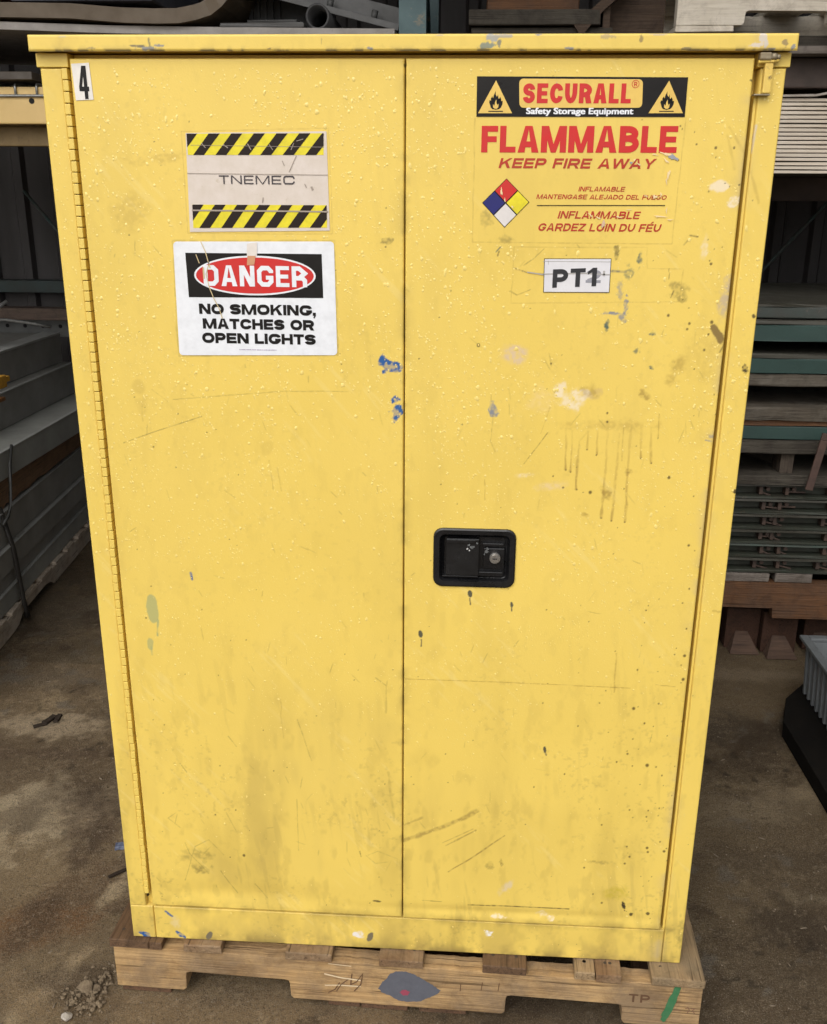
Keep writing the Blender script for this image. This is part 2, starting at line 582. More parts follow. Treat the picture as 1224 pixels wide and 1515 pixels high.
BLOBS = [   # centre, half sizes (m), turn, colour, strength, softness, raggedness
    ((0.1757, 1.3321), .026, .020, 10, PINK_P, .75, .5, .5), ((0.4690, 1.5860), .016, .009, 8, WHITE_P, .95, .3, .4),
    ((0.4922, 1.5641), .012, .008, 35, WHITE_P, .85, .3, .5), ((0.4550, 1.4995), .007, .022, 0, WHITE_P, .5, .6, .7),
    ((0.4945, 1.4235), .014, .040, -8, (.50, .40, .27), .7, .6, .5), ((0.2534, 1.2770), .016, .018, -25, WHITE_P, .8, .5, .9),
    ((0.2759, 1.2610), .024, .015, 30, WHITE_P, .75, .5, .9), ((0.3054, 1.2703), .016, .010, 20, (.62, .44, .16), .5, .6, .8),
    ((0.2966, 1.2745), .022, .012, 0, BROWN, .35, .7, .8), ((0.3825, 1.2706), .012, .007, -35, BROWN, .5, .5, .6),
    ((0.2199, 1.2577), .030, .028, 0, (.80, .60, .26), .45, .7, .6), ((0.3304, 1.2198), .085, .012, 0, BROWN, .22, .8, .8),
    ((0.3666, 1.1434), .011, .008, -40, BROWN, .55, .5, .7), ((0.3363, 1.1055), .009, .015, 30, BROWN, .5, .5, .7),
    ((0.3032, 1.0668), .009, .005, -40, BROWN, .4, .6, .6), ((0.4292, 1.3180), .018, .018, 0, BROWN, .35, .7, .8), ((0.4228, 1.2964), .016, .012, 0, BROWN, .3, .7, .8),
    ((0.1982, 1.1325), .020, .005, 8, WHITE_P, .5, .7, .5), ((0.2435, 1.1149), .034, .010, 12, (.76, .58, .33), .5, .7, .5),
    ((0.1444, 1.2418), .008, .013, 15, GREY_P, .85, .25, .6), ((0.4870, 1.3686), .007, .022, 32, (.16, .10, .035), .85, .3, .4),
    ((0.4936, 1.2042), .010, .006, 0, GREY_P, .5, .5, .7), ((0.3160, 1.3798), .004, .010, 0, TEAL_P, .8, .4, .8), ((0.3653, 1.3383), .006, .007, 0, TEAL_P, .6, .5, .9),
    ((0.3881, 1.3682), .006, .006, 0, TEAL_P, .7, .4, .9), ((0.3905, 1.3141), .005, .003, -40, TEAL_P, .85, .3, .5), ((0.3584, 1.4776), .005, .012, 0, TEAL_P, .7, .4, .8), ((0.3236, 1.4903), .006, .010, 0, OLIVE, .6, .4, .9),
    ((0.3433, 1.4062), .004, .020, 0, GREY_P, .75, .3, .9), ((0.3262, 1.3976), .020, .003, 0, GREY_P, .8, .3, .7), ((0.3393, 1.3905), .006, .008, 0, GREY_P, .7, .4, .8), ((0.4182, 1.4379), .016, .014, 0, OLIVE, .42, .5, .9),
    ((0.4299, 1.4227), .010, .008, 0, OLIVE, .4, .5, .8), ((0.3321, 1.4317), .005, .02, 0, GREY_P, .5, .5, .9), ((0.3442, 1.4624), .008, .012, 0, TEAL_P, .5, .5, 1.0), ((-0.0224, 1.3126), .019, .013, 0, BLUE_P, .9, .25, 1.3), ((-0.0093, 1.2366), .010, .017, 0, BLUE_P, .95, .2, 1.1), ((-0.0159, 1.2555), .006, .005, 0, BLUE_P, .9, .3, 1.2),
    ((-0.0285, 1.5029), .012, .006, 10, OLIVE, .5, .5, .8), ((0.1244, 1.5400), .010, .016, 30, OLIVE, .35, .6, .9), ((0.1542, 1.5086), .014, .007, 0, OLIVE, .35, .6, .9), ((0.4691, 1.3399), .05, .05, 0, BROWN, .12, .9, .6),
    # left door
    ((-0.4457, 0.8721), .011, .030, 2, GREEN_P, .85, .15, .18), ((-0.4551, 0.8028), .006, .014, 0, GREEN_P, .75, .25, .3), ((-0.4360, 1.2679), .013, .017, 0, BROWN, .18, .4, .4), ((-0.4319, 1.2363), .012, .024, 0, BROWN, .12, .6, .6),
    ((-0.2292, 1.1692), .013, .018, -12, BROWN, .13, .4, .4), ((-0.3752, 1.6207), .060, .010, 6, BROWN, .20, .8, .9), ((-0.4186, 1.5557), .040, .050, 0, BROWN, .18, .8, 1.0), ((-0.2809, 1.5567), .02, .03, 0, BROWN, .1, .8, .9),
    ((-0.4039, 0.3505), .030, .028, -20, OLIVE, .35, .7, 1.2), ((-0.3924, 0.3225), .016, .014, -40, OLIVE, .45, .6, 1.2), ((-0.3079, 0.3540), .0035, .0035, 0, DARK, .75, .3, .2), ((-0.0503, 0.2613), .009, .0025, -5, DARK, .8, .3, .3),
    ((-0.5214, 0.1477), .014, .007, -35, BLUE_P, .9, .15, .6), ((-0.4477, 0.1505), .014, .005, -38, BLUE_P, .85, .2, .5), ((-0.4688, 0.2011), .013, .003, -40, BLUE_P, .75, .2, .5), ((-0.3896, 0.1523), .012, .006, 65, (.15, .13, .09), .95, .15, .2),
    ((-0.0644, 0.1686), .012, .006, 70, (.15, .13, .09), .95, .15, .2), ((-0.0873, 0.1722), .013, .010, 0, (.80, .75, .70), .85, .3, .8), ((-0.4566, 0.1802), .012, .02, 0, (.72, .60, .36), .4, .6, .5),
    # lower right door and rail
    ((0.4076, 0.3064), .026, .022, 0, (.52, .40, .03), .5, .7, .9), ((0.1932, 0.2365), .018, .006, -6, WHITE_P, .8, .35, .9), ((0.2727, 0.2476), .012, .008, -30, WHITE_P, .7, .4, .9), ((0.2889, 0.2373), .008, .007, -40, WHITE_P, .8, .3, .9),
    ((0.1683, 0.1909), .012, .009, 0, (.82, .80, .74), .85, .3, .9), ((0.2010, 0.3074), .012, .022, -35, (.66, .54, .36), .6, .5, .6), ((0.1670, 0.3558), .010, .014, 0, OLIVE, .35, .6, .9), ((0.1887, 0.3632), .004, .011, 14, (.2, .14, .03), .6, .5, .6),
    ((0.4252, 0.2773), .004, .012, 14, DARK, .9, .25, .6), ((0.4409, 0.2574), .004, .005, 0, DARK, .9, .2, .3), ((0.4729, 0.2609), .004, .004, 0, DARK, .85, .2, .3), ((0.5397, 0.2067), .012, .03, 0, OLIVE, .35, .6, .9),
    ((0.3747, 0.3747), .03, .005, 0, OLIVE, .3, .7, 1.1), ((0.5623, 1.4295), .006, .02, 0, OLIVE, .3, .6, .9), ((0.5388, 1.3145), .006, .007, 20, DARK, .8, .3, 1.1), ((0.5408, 1.3954), .003, .004, 20, DARK, .9, .3, .3),
    ((0.5446, 1.1118), .006, .006, 20, DARK, .8, .3, .8), ((0.5414, 0.8958), .016, .003, -6, BROWN, .3, .7, .8),
]
DRIP = (.33, .205, .045)
LEAF = (.105, .095, .055)      # leaf shaped grey green runs
BLOBS += [((0.1150, 0.9174), .0041, .0074, 8, LEAF, 1, .15, .05), ((0.1872, 0.8994), .0028, .0057, 8, LEAF, 1, .15, .05), ((0.0302, 0.8384), .0041, .0078, 8, LEAF, 1, .15, .05), ((0.2584, 0.6143), .0030, .0075, 8, LEAF, 1, .15, .05)]
LINES = [   # points, width (m), colour, strength, softness
    ([(0.1156, 0.9085), (0.1171, 0.8971)], .0024, LEAF, 1), ([(0.1880, 0.8930), (0.1888, 0.8879)], .002, LEAF, 1), ([(0.0319, 0.8280), (0.0327, 0.8254), (0.0315, 0.8148)], .0022, LEAF, 1), ([(0.2599, 0.6073), (0.2614, 0.6031)], .0022, LEAF, 1),
    ([(0.2624, 1.2128), (0.2638, 1.1880), (0.2652, 1.1445)], 0.0032, DRIP, 0.61), ([(0.2724, 1.2097), (0.2736, 1.1711), (0.2731, 1.1412)], 0.0029, DRIP, 0.55), ([(0.2945, 1.2056), (0.2844, 1.1918), (0.2837, 1.1484), (0.2849, 1.1112)], 0.0038, DRIP, 0.66),
    ([(0.2975, 1.2091), (0.2983, 1.1796)], 0.0032, DRIP, 0.61), ([(0.3127, 1.2094), (0.3142, 1.1709)], 0.0032, DRIP, 0.61), ([(0.3286, 1.2153), (0.3307, 1.1379), (0.3292, 1.0627)], 0.0038, DRIP, 0.55), ([(0.3487, 1.2068), (0.3487, 1.1326), (0.3463, 1.0584)], 0.0035, DRIP, 0.55),
    ([(0.3671, 1.2206), (0.3671, 1.1503), (0.3688, 1.0566)], 0.0038, DRIP, 0.61), ([(0.3545, 1.2158), (0.3564, 1.1615)], .002, BROWN, .35), ([(0.3833, 1.2209), (0.3866, 1.1668)], 0.0032, DRIP, 0.55), ([(0.3987, 1.2168), (0.4037, 1.1580)], 0.0032, DRIP, 0.55), ([(0.4097, 1.2392), (0.4109, 1.2013)], .002, BROWN, .4),
    ([(0.2334, 1.2055), (0.1973, 1.1522)], .0013, DARK, .55), ([(0.1447, 1.2340), (0.1417, 1.1888), (0.1501, 1.1707)], .0012, DARK, .35), ([(0.2225, 1.2041), (0.2365, 1.2514)], .0010, BROWN, .35), ([(0.1349, 1.1240), (0.1348, 1.0886)], .002, BROWN, .3),
    ([(0.0036, 0.7494), (0.1966, 0.7487), (0.4018, 0.7459)], .0014, BROWN, .55), ([(0.4460, 0.7543), (0.4792, 0.7516)], .0014, BROWN, .5), ([(0.3720, 0.8126), (0.3740, 0.7367)], .0022, BROWN, .4),
    ([(0.0022, 0.4059), (0.0815, 0.4419), (0.1392, 0.4764)], .0085, (.28, .19, .05), .55), ([(0.0021, 0.4395), (0.0366, 0.4578)], .005, (.28, .19, .05), .4), ([(0.0822, 0.3977), (0.1378, 0.4342)], .0028, (.28, .19, .05), .55), ([(0.0757, 0.4035), (0.1326, 0.4369)], .002, (.28, .19, .05), .45),
    ([(0.0885, 0.3375), (0.1343, 0.3742), (0.1929, 0.4248)], .0026, (.25, .16, .04), .6), ([(0.1280, 0.2618), (0.2158, 0.2636), (0.3226, 0.2634)], .0022, DARK, .75), ([(0.0383, 0.2680), (0.0766, 0.2669)], .0014, DARK, .5),
    ([(-0.4695, 1.1733), (-0.4137, 1.1942), (-0.3343, 1.2211)], .0013, OLIVE, .55), ([(-0.3799, 1.2486), (-0.2757, 1.2585), (-0.1973, 1.2655), (-0.0908, 1.2674)], .0011, OLIVE, .4), ([(-0.4148, 1.2649), (-0.3892, 1.2451)], .001, OLIVE, .3), ([(-0.4330, 1.2363), (-0.4340, 1.2111)], .002, BROWN, .28), ([(-0.2244, 1.1483), (-0.2196, 1.0988)], .002, BROWN, .25),
    ([(-0.2112, 1.1369), (-0.2059, 1.0955)], .002, BROWN, .22), ([(-0.3042, 1.0943), (-0.2863, 1.0815)], .001, OLIVE, .35), ([(-0.4377, 0.8500), (-0.4401, 0.8194)], .0035, GREEN_P, .85), ([(-0.4531, 0.7961), (-0.4531, 0.7812)], .003, GREEN_P, .7), ([(-0.3727, 0.9416), (-0.3712, 0.9289)], .0034, BLUE_P, 1.0),
    ([(-0.1935, 0.6586), (-0.1697, 0.5724)], .0012, OLIVE, .4), ([(-0.2213, 0.6177), (-0.2232, 0.7022)], .002, BROWN, .25), ([(-0.4186, 0.5553), (-0.4070, 0.5367)], .0016, OLIVE, .5), ([(-0.3238, 0.6176), (-0.3097, 0.5966)], .0012, OLIVE, .5), ([(-0.2898, 0.2881), (-0.2671, 0.2538)], .0012, OLIVE, .6),
    ([(-0.3370, 0.4500), (-0.3208, 0.4109)], .0012, OLIVE, .4), ([(-0.3553, 0.3150), (-0.3260, 0.2619)], .0014, OLIVE, .45), ([(-0.2002, 0.3722), (-0.2004, 0.4868)], .0016, OLIVE, .3), ([(-0.4344, 0.4452), (-0.4512, 0.4321), (-0.4289, 0.4116)], .001, OLIVE, .4), ([(-0.0822, 0.3768), (-0.0798, 0.3645)], .0016, DARK, .7),
    ([(-0.3800, 0.3073), (-0.4144, 0.3531), (-0.4220, 0.3778)], .001, OLIVE, .5), ([(-0.4283, 0.2885), (-0.4027, 0.3694), (-0.3750, 0.3865), (-0.3478, 0.3534)], .001, OLIVE, .45), ([(-0.0667, 0.3683), (-0.0471, 0.3786), (-0.0080, 0.3620)], .001, OLIVE, .35), ([(-0.0706, 0.3681), (-0.0524, 0.3503), (-0.0276, 0.3547)], .001, OLIVE, .3),
    ([(-0.0499, 0.7501), (-0.0305, 0.7345)], .0014, OLIVE, .45), ([(-0.0293, 0.7441), (-0.0319, 0.6793)], .003, OLIVE, .2), ([(-0.0272, 0.5541), (-0.0159, 0.4507)], .004, OLIVE, .18), ([(0.5281, 1.5625), (0.5076, 1.6192), (0.4730, 1.6673)], .004, BROWN, .22), ([(0.4871, 1.6097), (0.4712, 1.6562)], .0035, BROWN, .18),
    ([(0.4931, 1.3403), (0.5007, 1.3563)], .003, DARK, .5), ([(0.4866, 1.1984), (0.4965, 1.1964)], .002, GREY_P, .7), ([(0.5125, 1.6692), (0.5100, 1.6323)], .003, (.60, .52, .40), .7), ([(0.4988, 1.7288), (0.5032, 1.7154)], .003, BROWN, .9), ([(0.4948, 1.7297), (0.4998, 1.7279)], .002, DARK, .9), ([(0.5023, 1.7145), (0.5036, 1.7118)], .003, DARK, .9),
    ([(-0.3623, 1.4998), (-0.1082, 1.5022), (-0.1063, 1.3254), (-0.3657, 1.3201), (-0.3623, 1.4998)], .0022, OLIVE, .30),
    ([(-0.3370, 1.6582), (-0.1142, 1.6636)], .0007, BROWN, .5), ([(-0.3370, 1.6582), (-0.3368, 1.5112), (-0.1122, 1.5122)], .0007, BROWN, .5), ([(-0.1142, 1.6636), (-0.1112, 1.5132)], .0007, BROWN, .5),
    ([(0.1032, 1.6782), (0.1038, 1.5021), (0.4052, 1.5020), (0.4095, 1.6790)], .0008, BROWN, .5), ([(0.1682, 1.4957), (0.3690, 1.4967), (0.3716, 1.4657), (0.4258, 1.4653), (0.4243, 1.4165), (0.1663, 1.4111), (0.1682, 1.4957)], .0007, BROWN, .45),
    ([(0.1684, 1.4645), (0.1894, 1.4576), (0.2155, 1.4559)], .002, (.2, .14, .05), .7), ([(0.1645, 1.4297), (0.1752, 1.4236), (0.1958, 1.4321)], .0012, DARK, .5), ([(0.2137, 1.4932), (0.1989, 1.4790), (0.1838, 1.4687)], .0012, DARK, .45), ([(0.3186, 1.4611), (0.3392, 1.4603)], .003, (.16, .16, .12), .8), ([(0.1415, 1.4885), (0.1475, 1.4955)], .0018, TEAL_P, .8), ([(0.1457, 1.4885), (0.1438, 1.4824)], .002, DARK, .6),
    ([(0.4043, 1.4660), (0.4057, 1.4509)], .001, DARK, .7), ([(0.4113, 1.4225), (0.4145, 1.4327)], .0014, DARK, .7), ([(0.3978, 1.4930), (0.4140, 1.4832)], .0008, DARK, .3), ([(0.4312, 1.5150), (0.4435, 1.5132)], .002, DARK, .6), ([(0.4235, 1.5012), (0.4298, 1.5091)], .0018, OLIVE, .6),
]
SPECKS = [((0.4443, 0.5899), .0042), ((0.4109, 0.7056), .0036), ((0.4899, 0.8129), .0034), ((0.4919, 0.7668), .0036), ((0.4323, 0.6763), .0024), ((0.4073, 0.6124), .0026), ((0.3891, 0.5945), .0022), ((0.4145, 0.6436), .0018), ((0.4539, 0.7169), .0020), ((0.4591, 0.4113), .0034), ((0.4611, 0.4022), .0028), ((0.4910, 0.4053), .0034), ((0.4817, 0.4261), .0022),
          ((0.4281, 0.3898), .0026), ((0.4204, 0.3741), .0026), ((0.4213, 0.4123), .0022), ((0.3837, 0.2813), .0026), ((0.3451, 0.3607), .0024), ((0.3656, 0.3008), .0018), ((0.4768, 1.3862), .0034), ((0.4667, 1.4737), .0026), ((0.4565, 1.6386), .0026), ((0.4829, 1.6387), .0022), ((0.4579, 1.6255), .0014), ((0.4342, 1.1346), .0034), ((0.3085, 1.1059), .0036), ((0.2636, 1.1130), .0022), ((0.2459, 1.1324), .0018),
          ((0.4771, 1.0176), .0026), ((0.4858, 0.9392), .0020), ((0.4770, 0.9126), .0018), ((0.4884, 0.8647), .0020), ((0.3269, 1.2398), .0022), ((0.3279, 1.2254), .0024), ((0.1175, 1.3451), .0036), ((0.0947, 1.2161), .0018), ((0.2330, 1.3179), .0020), ((-0.0295, 1.4938), .0018), ((-0.1011, 1.3113), .0014), ((0.4698, 1.3431), .0024), ((0.4736, 1.3674), .0022), ((0.4429, 1.3836), .0026), ((0.4096, 1.3956), .0028),
          ((0.2837, 1.1484), 0.0011), ((0.2664, 1.1434), 0.0016), ((0.2743, 1.1401), 0.0016), ((0.2860, 1.1101), 0.0018), ((0.2984, 1.1785), 0.0015), ((0.3143, 1.1697), 0.0016), ((0.3293, 1.0615), 0.0014), ((0.3464, 1.0572), 0.0015), ((0.3688, 1.0554), 0.0016), ((0.3867, 1.1657), 0.0015), ((0.4037, 1.1580), 0.0014), ((0.4110, 1.2002), 0.0012), ((-0.0001, 1.7493), .003), ((-0.4193, 1.1674), .0018), ((-0.3737, 1.2249), .0016), ((-0.4583, 0.8533), .002),
          ((-0.3839, 1.1329), .0016), ((-0.3568, 0.8724), .0014), ((-0.2418, 0.5472), .0016), ((-0.3184, 0.4570), .0018), ((-0.3583, 0.4444), .0018), ((0.1257, 0.7023), .0016), ((0.2500, 0.7101), .0016), ((0.3151, 0.6659), .0018), ((0.2966, 0.5646), .002), ((0.1276, 0.6284), .0014), ((0.2424, 0.5345), .0018), ((0.3716, 0.4580), .002), ((0.4201, 0.4931), .002), ((0.4522, 0.4799), .002)]
LID_CHIPS = [(-.375, 1.7705, .016, .0035, GREY_P), (-.385, 1.7735, .014, .002, (.16, .14, .09)), (-.372, 1.780, .0022, .009, (.3, .25, .1)), (-.358, 1.774, .006, .0015, GREY_P), (.125, 1.782, .007, .008, (.36, .36, .34)), (.14, 1.7855, .012, .003, (.40, .36, .28)), (.118, 1.7725, .010, .004, (.2, .24, .2)), (.135, 1.776, .003, .007, (.2, .2, .16)),
             (.29, 1.785, .010, .003, (.5, .38, .16)), (.335, 1.781, .003, .005, (.3, .22, .08)), (.235, 1.770, .007, .002, GREY_P), (.503, 1.784, .006, .006, (.62, .56, .50)), (.498, 1.773, .010, .0035, (.66, .58, .50)), (.508, 1.778, .003, .008, (.60, .55, .50)), (.536, 1.776, .004, .005, (.3, .22, .1)), (.547, 1.771, .003, .004, GREY_P), (.516, 1.769, .006, .002, GREY_P),
             (-.05, 1.770, .005, .0018, GREY_P), (.19, 1.7875, .010, .0012, GREY_P), (-.20, 1.770, .006, .0015, (.3, .2, .08)), (.40, 1.769, .006, .002, (.25, .2, .1)), (.05, 1.787, .008, .0012, (.5, .40, .2)), (-.12, 1.779, .0015, .006, (.45, .33, .1)), (.36, 1.7875, .014, .0012, (.5, .4, .25)), (-.46, 1.7705, .01, .0012, (.4, .3, .12)), (-.5, 1.786, .006, .0015, (.6, .5, .25))]

def paint(X, Z):
    """linear colour of the front at the plane points X, Z"""
    sh = X.shape
    C = np.empty(sh + (3,))
    C[:] = YEL
    low = fbm(X, Z, .22, 1, 4)
    C *= (1 + (low - .5) * .10)[..., None]
    def lay(col, a, win=None):
        a = np.clip(a, 0, 1)[..., None]
        if win is None:
            C[:] = C * (1 - a) + np.array(col) * a
        else:
            C[win] = C[win] * (1 - a) + np.array(col) * a
    GRIME, GR2 = (.30, .215, .075), (.42, .30, .07)
    # overall handling grime: vertical, patchy, stronger low down
    streak = fbm(X, Z, .06, 20, 4, 1.0, 5.0)
    patch = fbm(X, Z, .16, 30, 4)
    down = sstep(1.0, .25, Z)
    lay(GR2, .26 * sstep(.45, .75, streak) * (.35 + .9 * down) * sstep(.3, .65, patch))
    fine = fbm(X, Z, .018, 40, 3, 1, 2.0)
    lay(GR2, .20 * sstep(.58, .80, fine) * (.4 + .8 * down))
    st2 = fbm(X + .12 * Z, Z, .011, 22, 3, 1, 9.0)
    lay((.34, .25, .07), .17 * sstep(.60, .70, st2) * sstep(.46, .66, fbm(X, Z, .13, 26, 3)) * (.25 + .9 * down))
    st3 = fbm(X + .9 * Z, Z - .5 * X, .010, 24, 3, 1, 7.0)
    lay((.86, .70, .28), .22 * sstep(.66, .74, st3) * sstep(.5, .7, fbm(X, Z, .17, 28, 3)))
    mottle = fbm(X, Z, .007, 45, 3)
    lay((.34, .25, .07), .30 * sstep(.60, .82, mottle) * sstep(.42, .66, fbm(X, Z, .11, 48, 4)) * (.35 + .8 * down))
    # the rubbed brownish area low on the left door and a fainter one right
    a = sstep(1, .35, np.sqrt(((X + .20) / .21) ** 2 + ((Z - .47) / .30) ** 2) + (patch - .5) * 1.4)
    lay(GRIME, .20 * a * (.35 + .9 * sstep(.35, .7, streak)))
    a = sstep(1, .3, np.sqrt(((X - .22) / .26) ** 2 + ((Z - .42) / .18) ** 2) + (patch - .5) * 1.2)
    lay(GR2, .20 * a * (.5 + .8 * sstep(.4, .7, streak)))
    a = sstep(1, .2, np.sqrt(((X + .36) / .10) ** 2 + ((Z - .32) / .06) ** 2) + (fine - .5) * 1.6)
    lay(GRIME, .18 * a)
    # bottom edge dirt on doors and rail, seams
    a = np.exp(-np.abs(Z - .222) / .012) * sstep(.3, .75, fbm(X, Z, .03, 50, 4))
    lay((.16, .11, .035), .62 * a)
    a = np.exp(-(Z - .14) / .018) * sstep(.3, .7, fbm(X, Z, .035, 55, 4))
    lay((.11, .085, .035), .80 * a)
    a = sstep(.24, .14, Z) * sstep(.42, .62, fbm(X, Z, .05, 58, 4, 1.0, 2.0))
    lay(GRIME, .34 * a)
    a = np.exp(-np.abs(X) / .006) * sstep(.35, .7, fbm(X, Z, .03, 60, 3))
    lay((.14, .10, .04), .45 * a)
    a = np.exp(-np.abs(X + .506) / .010) * (.3 + .7 * sstep(.3, .7, fbm(X, Z, .03, 63, 3)))
    lay((.34, .22, .07), .30 * a)
    a = np.exp(-np.abs(X - .5) / .008) * sstep(.35, .65, fbm(X, Z, .04, 65, 4))
    lay((.45, .36, .22), .55 * a)
    x1 = X.min(); x2 = X.max(); z1 = Z.min(); z2 = Z.max()
    xs, zs = X[0, :], Z[:, 0]
    def window(cx, cz, rx, rz):
        i0, i1 = np.searchsorted(xs, (cx - rx, cx + rx))
        k0, k1 = np.searchsorted(zs, (cz - rz, cz + rz))
        if i1 - i0 < 1 or k1 - k0 < 1:
            return None
        return (slice(k0, k1), slice(i0, i1))
    sd = 70
    for (c, rx, rz, ang, col, st, soft, rag) in BLOBS:
        sd += 1
        m = max(rx, rz) * 1.9
        w = window(c[0], c[1], m, m)
        if w is None:
            continue
        x, z = X[w] - c[0], Z[w] - c[1]
        ca, sa = math.cos(R(ang)), math.sin(R(ang))
        u, v = (x * ca + z * sa) / rx, (-x * sa + z * ca) / rz
        n = fbm(x + sd, z + sd, max(min(rx, rz) * 1.1, .004), sd % 37 + 80, 4) - .5
        n2 = fbm(x + sd, z + sd * 2, .005, sd % 17 + 120, 2)
        dd = np.sqrt(u * u + v * v) + n * 2.0 * rag
        a = sstep(1.0, 1.0 - max(soft, .05), dd) * st
        if rag > .45:
            a = a * (.45 + .75 * sstep(.25, .65, n2))
        lay(col, a, w)
    for (pts, wd, col, st) in LINES:
        pz = np.array(pts)
        lo, hi = pz.min(0) - wd * 3, pz.max(0) + wd * 3
        w = window((lo[0] + hi[0]) / 2, (lo[1] + hi[1]) / 2, (hi[0] - lo[0]) / 2, (hi[1] - lo[1]) / 2)
        if w is None:
            continue
        x, z = X[w], Z[w]
        x = x + .0022 * (vnoise(x * .3, z, .02, 150) - .5) * (1 if wd > .0017 else .4)
        best = np.full(x.shape, 9.0)
        for (a0, a1) in zip(pz[:-1], pz[1:]):
            dx, dz = a1 - a0
            t = np.clip(((x - a0[0]) * dx + (z - a0[1]) * dz) / (dx * dx + dz * dz + 1e-12), 0, 1)
            best = np.minimum(best, np.hypot(x - a0[0] - t * dx, z - a0[1] - t * dz))
        hw = max(wd, .0014) / 2
        k = min(1.0, wd / .0014)
        brk = .55 + .6 * sstep(.3, .6, fbm(x, z, .006, 140, 2))
        wv = .6 + .8 * vnoise(x, z, .012, 155)
        if col is DRIP:
            zt, zb = pz[:, 1].max(), pz[:, 1].min()
            st = st * (.25 + .75 * np.clip((zt - z) / (zt - zb), 0, 1))
        lay(col, sstep(hw * 1.6 * wv, hw * .45 * wv, best) * st * k * brk, w)
    rs = np.random.default_rng(5)
    sp = [(c[0], c[1], r * .82) for c, r in SPECKS]
    for _ in range(50):    # spatter towards the outer edge of the right door
        sp.append((.5 - abs(rs.normal(0, .075)), rs.uniform(.26, 1.68), rs.choice([.0010, .0013, .0018], p=[.65, .28, .07])))
    for _ in range(22):
        sp.append((.5 - abs(rs.normal(0, .05)), rs.normal(.62, .13), rs.choice([.0009, .0012, .0016])))
    for _ in range(120):
        sp.append((rs.uniform(-.54, .54), rs.uniform(.15, 1.74), rs.choice([.0008, .0011])))
    for (cx, cz, r) in sp:
        w = window(cx, cz, r * 2.2, r * 2.2)
        if w is None:
            continue
        dd = np.hypot(X[w] - cx, (Z[w] - cz) * .9)
        lay((.085, .060, .018), sstep(r * 1.25, r * .6, dd) * .85, w)
    for _ in range(170):     # hairline scuffs
        cx, cz = rs.uniform(-.49, .49), rs.uniform(.22, 1.5)
        L, an = rs.uniform(.008, .035), rs.normal(1.75, .5)
        w = window(cx, cz, L, L)
        if w is None:
            continue
        x, z = X[w] - cx, Z[w] - cz
        u, v = x * math.cos(an) + z * math.sin(an), -x * math.sin(an) + z * math.cos(an) + 6 * (x * x)
        lay(OLIVE, sstep(.0012, .0004, np.abs(v)) * sstep(L * .5, L * .2, np.abs(u)) * rs.uniform(.08, .34), w)
    for (cx, cz, rx, rz, col) in LID_CHIPS:
        w = window(cx, cz, rx * 1.8, rz * 1.8)
        if w is None:
            continue
        x, z = X[w] - cx, Z[w] - cz
        n = fbm(x + cx * 7, z + cz * 7, .006, 160, 4) - .5
        lay(col, sstep(1.0, .7, np.hypot(x / rx, z / rz) + n * 2.2) * .9, w)
    if z2 > 1.765:     # the lid edge is rubbed along its lower arris
        a = np.exp(-(Z - 1.768) / .0022) * sstep(.5, .65, fbm(X, Z, .02, 170, 4))
        lay((.20, .16, .08), .8 * a)
    return C

def dent_depth(X, Z, dent):
    k = sstep(1.32, 1.12, Z)
    Y = dent * k * ((fbm(X, Z, .30, 200, 2) - .5) * 1.6 + (fbm(X, Z, .07, 210, 2) - .5) * .25)
    Y = Y + .0035 * np.exp(-((X + .33) / .16) ** 2 - ((Z - .262) / .022) ** 2)     # creased bottom of the left door
    return Y + .0022 * np.exp(-((X - .2) / .26) ** 2 - ((Z - .247) / .010) ** 2)    # and of the right one

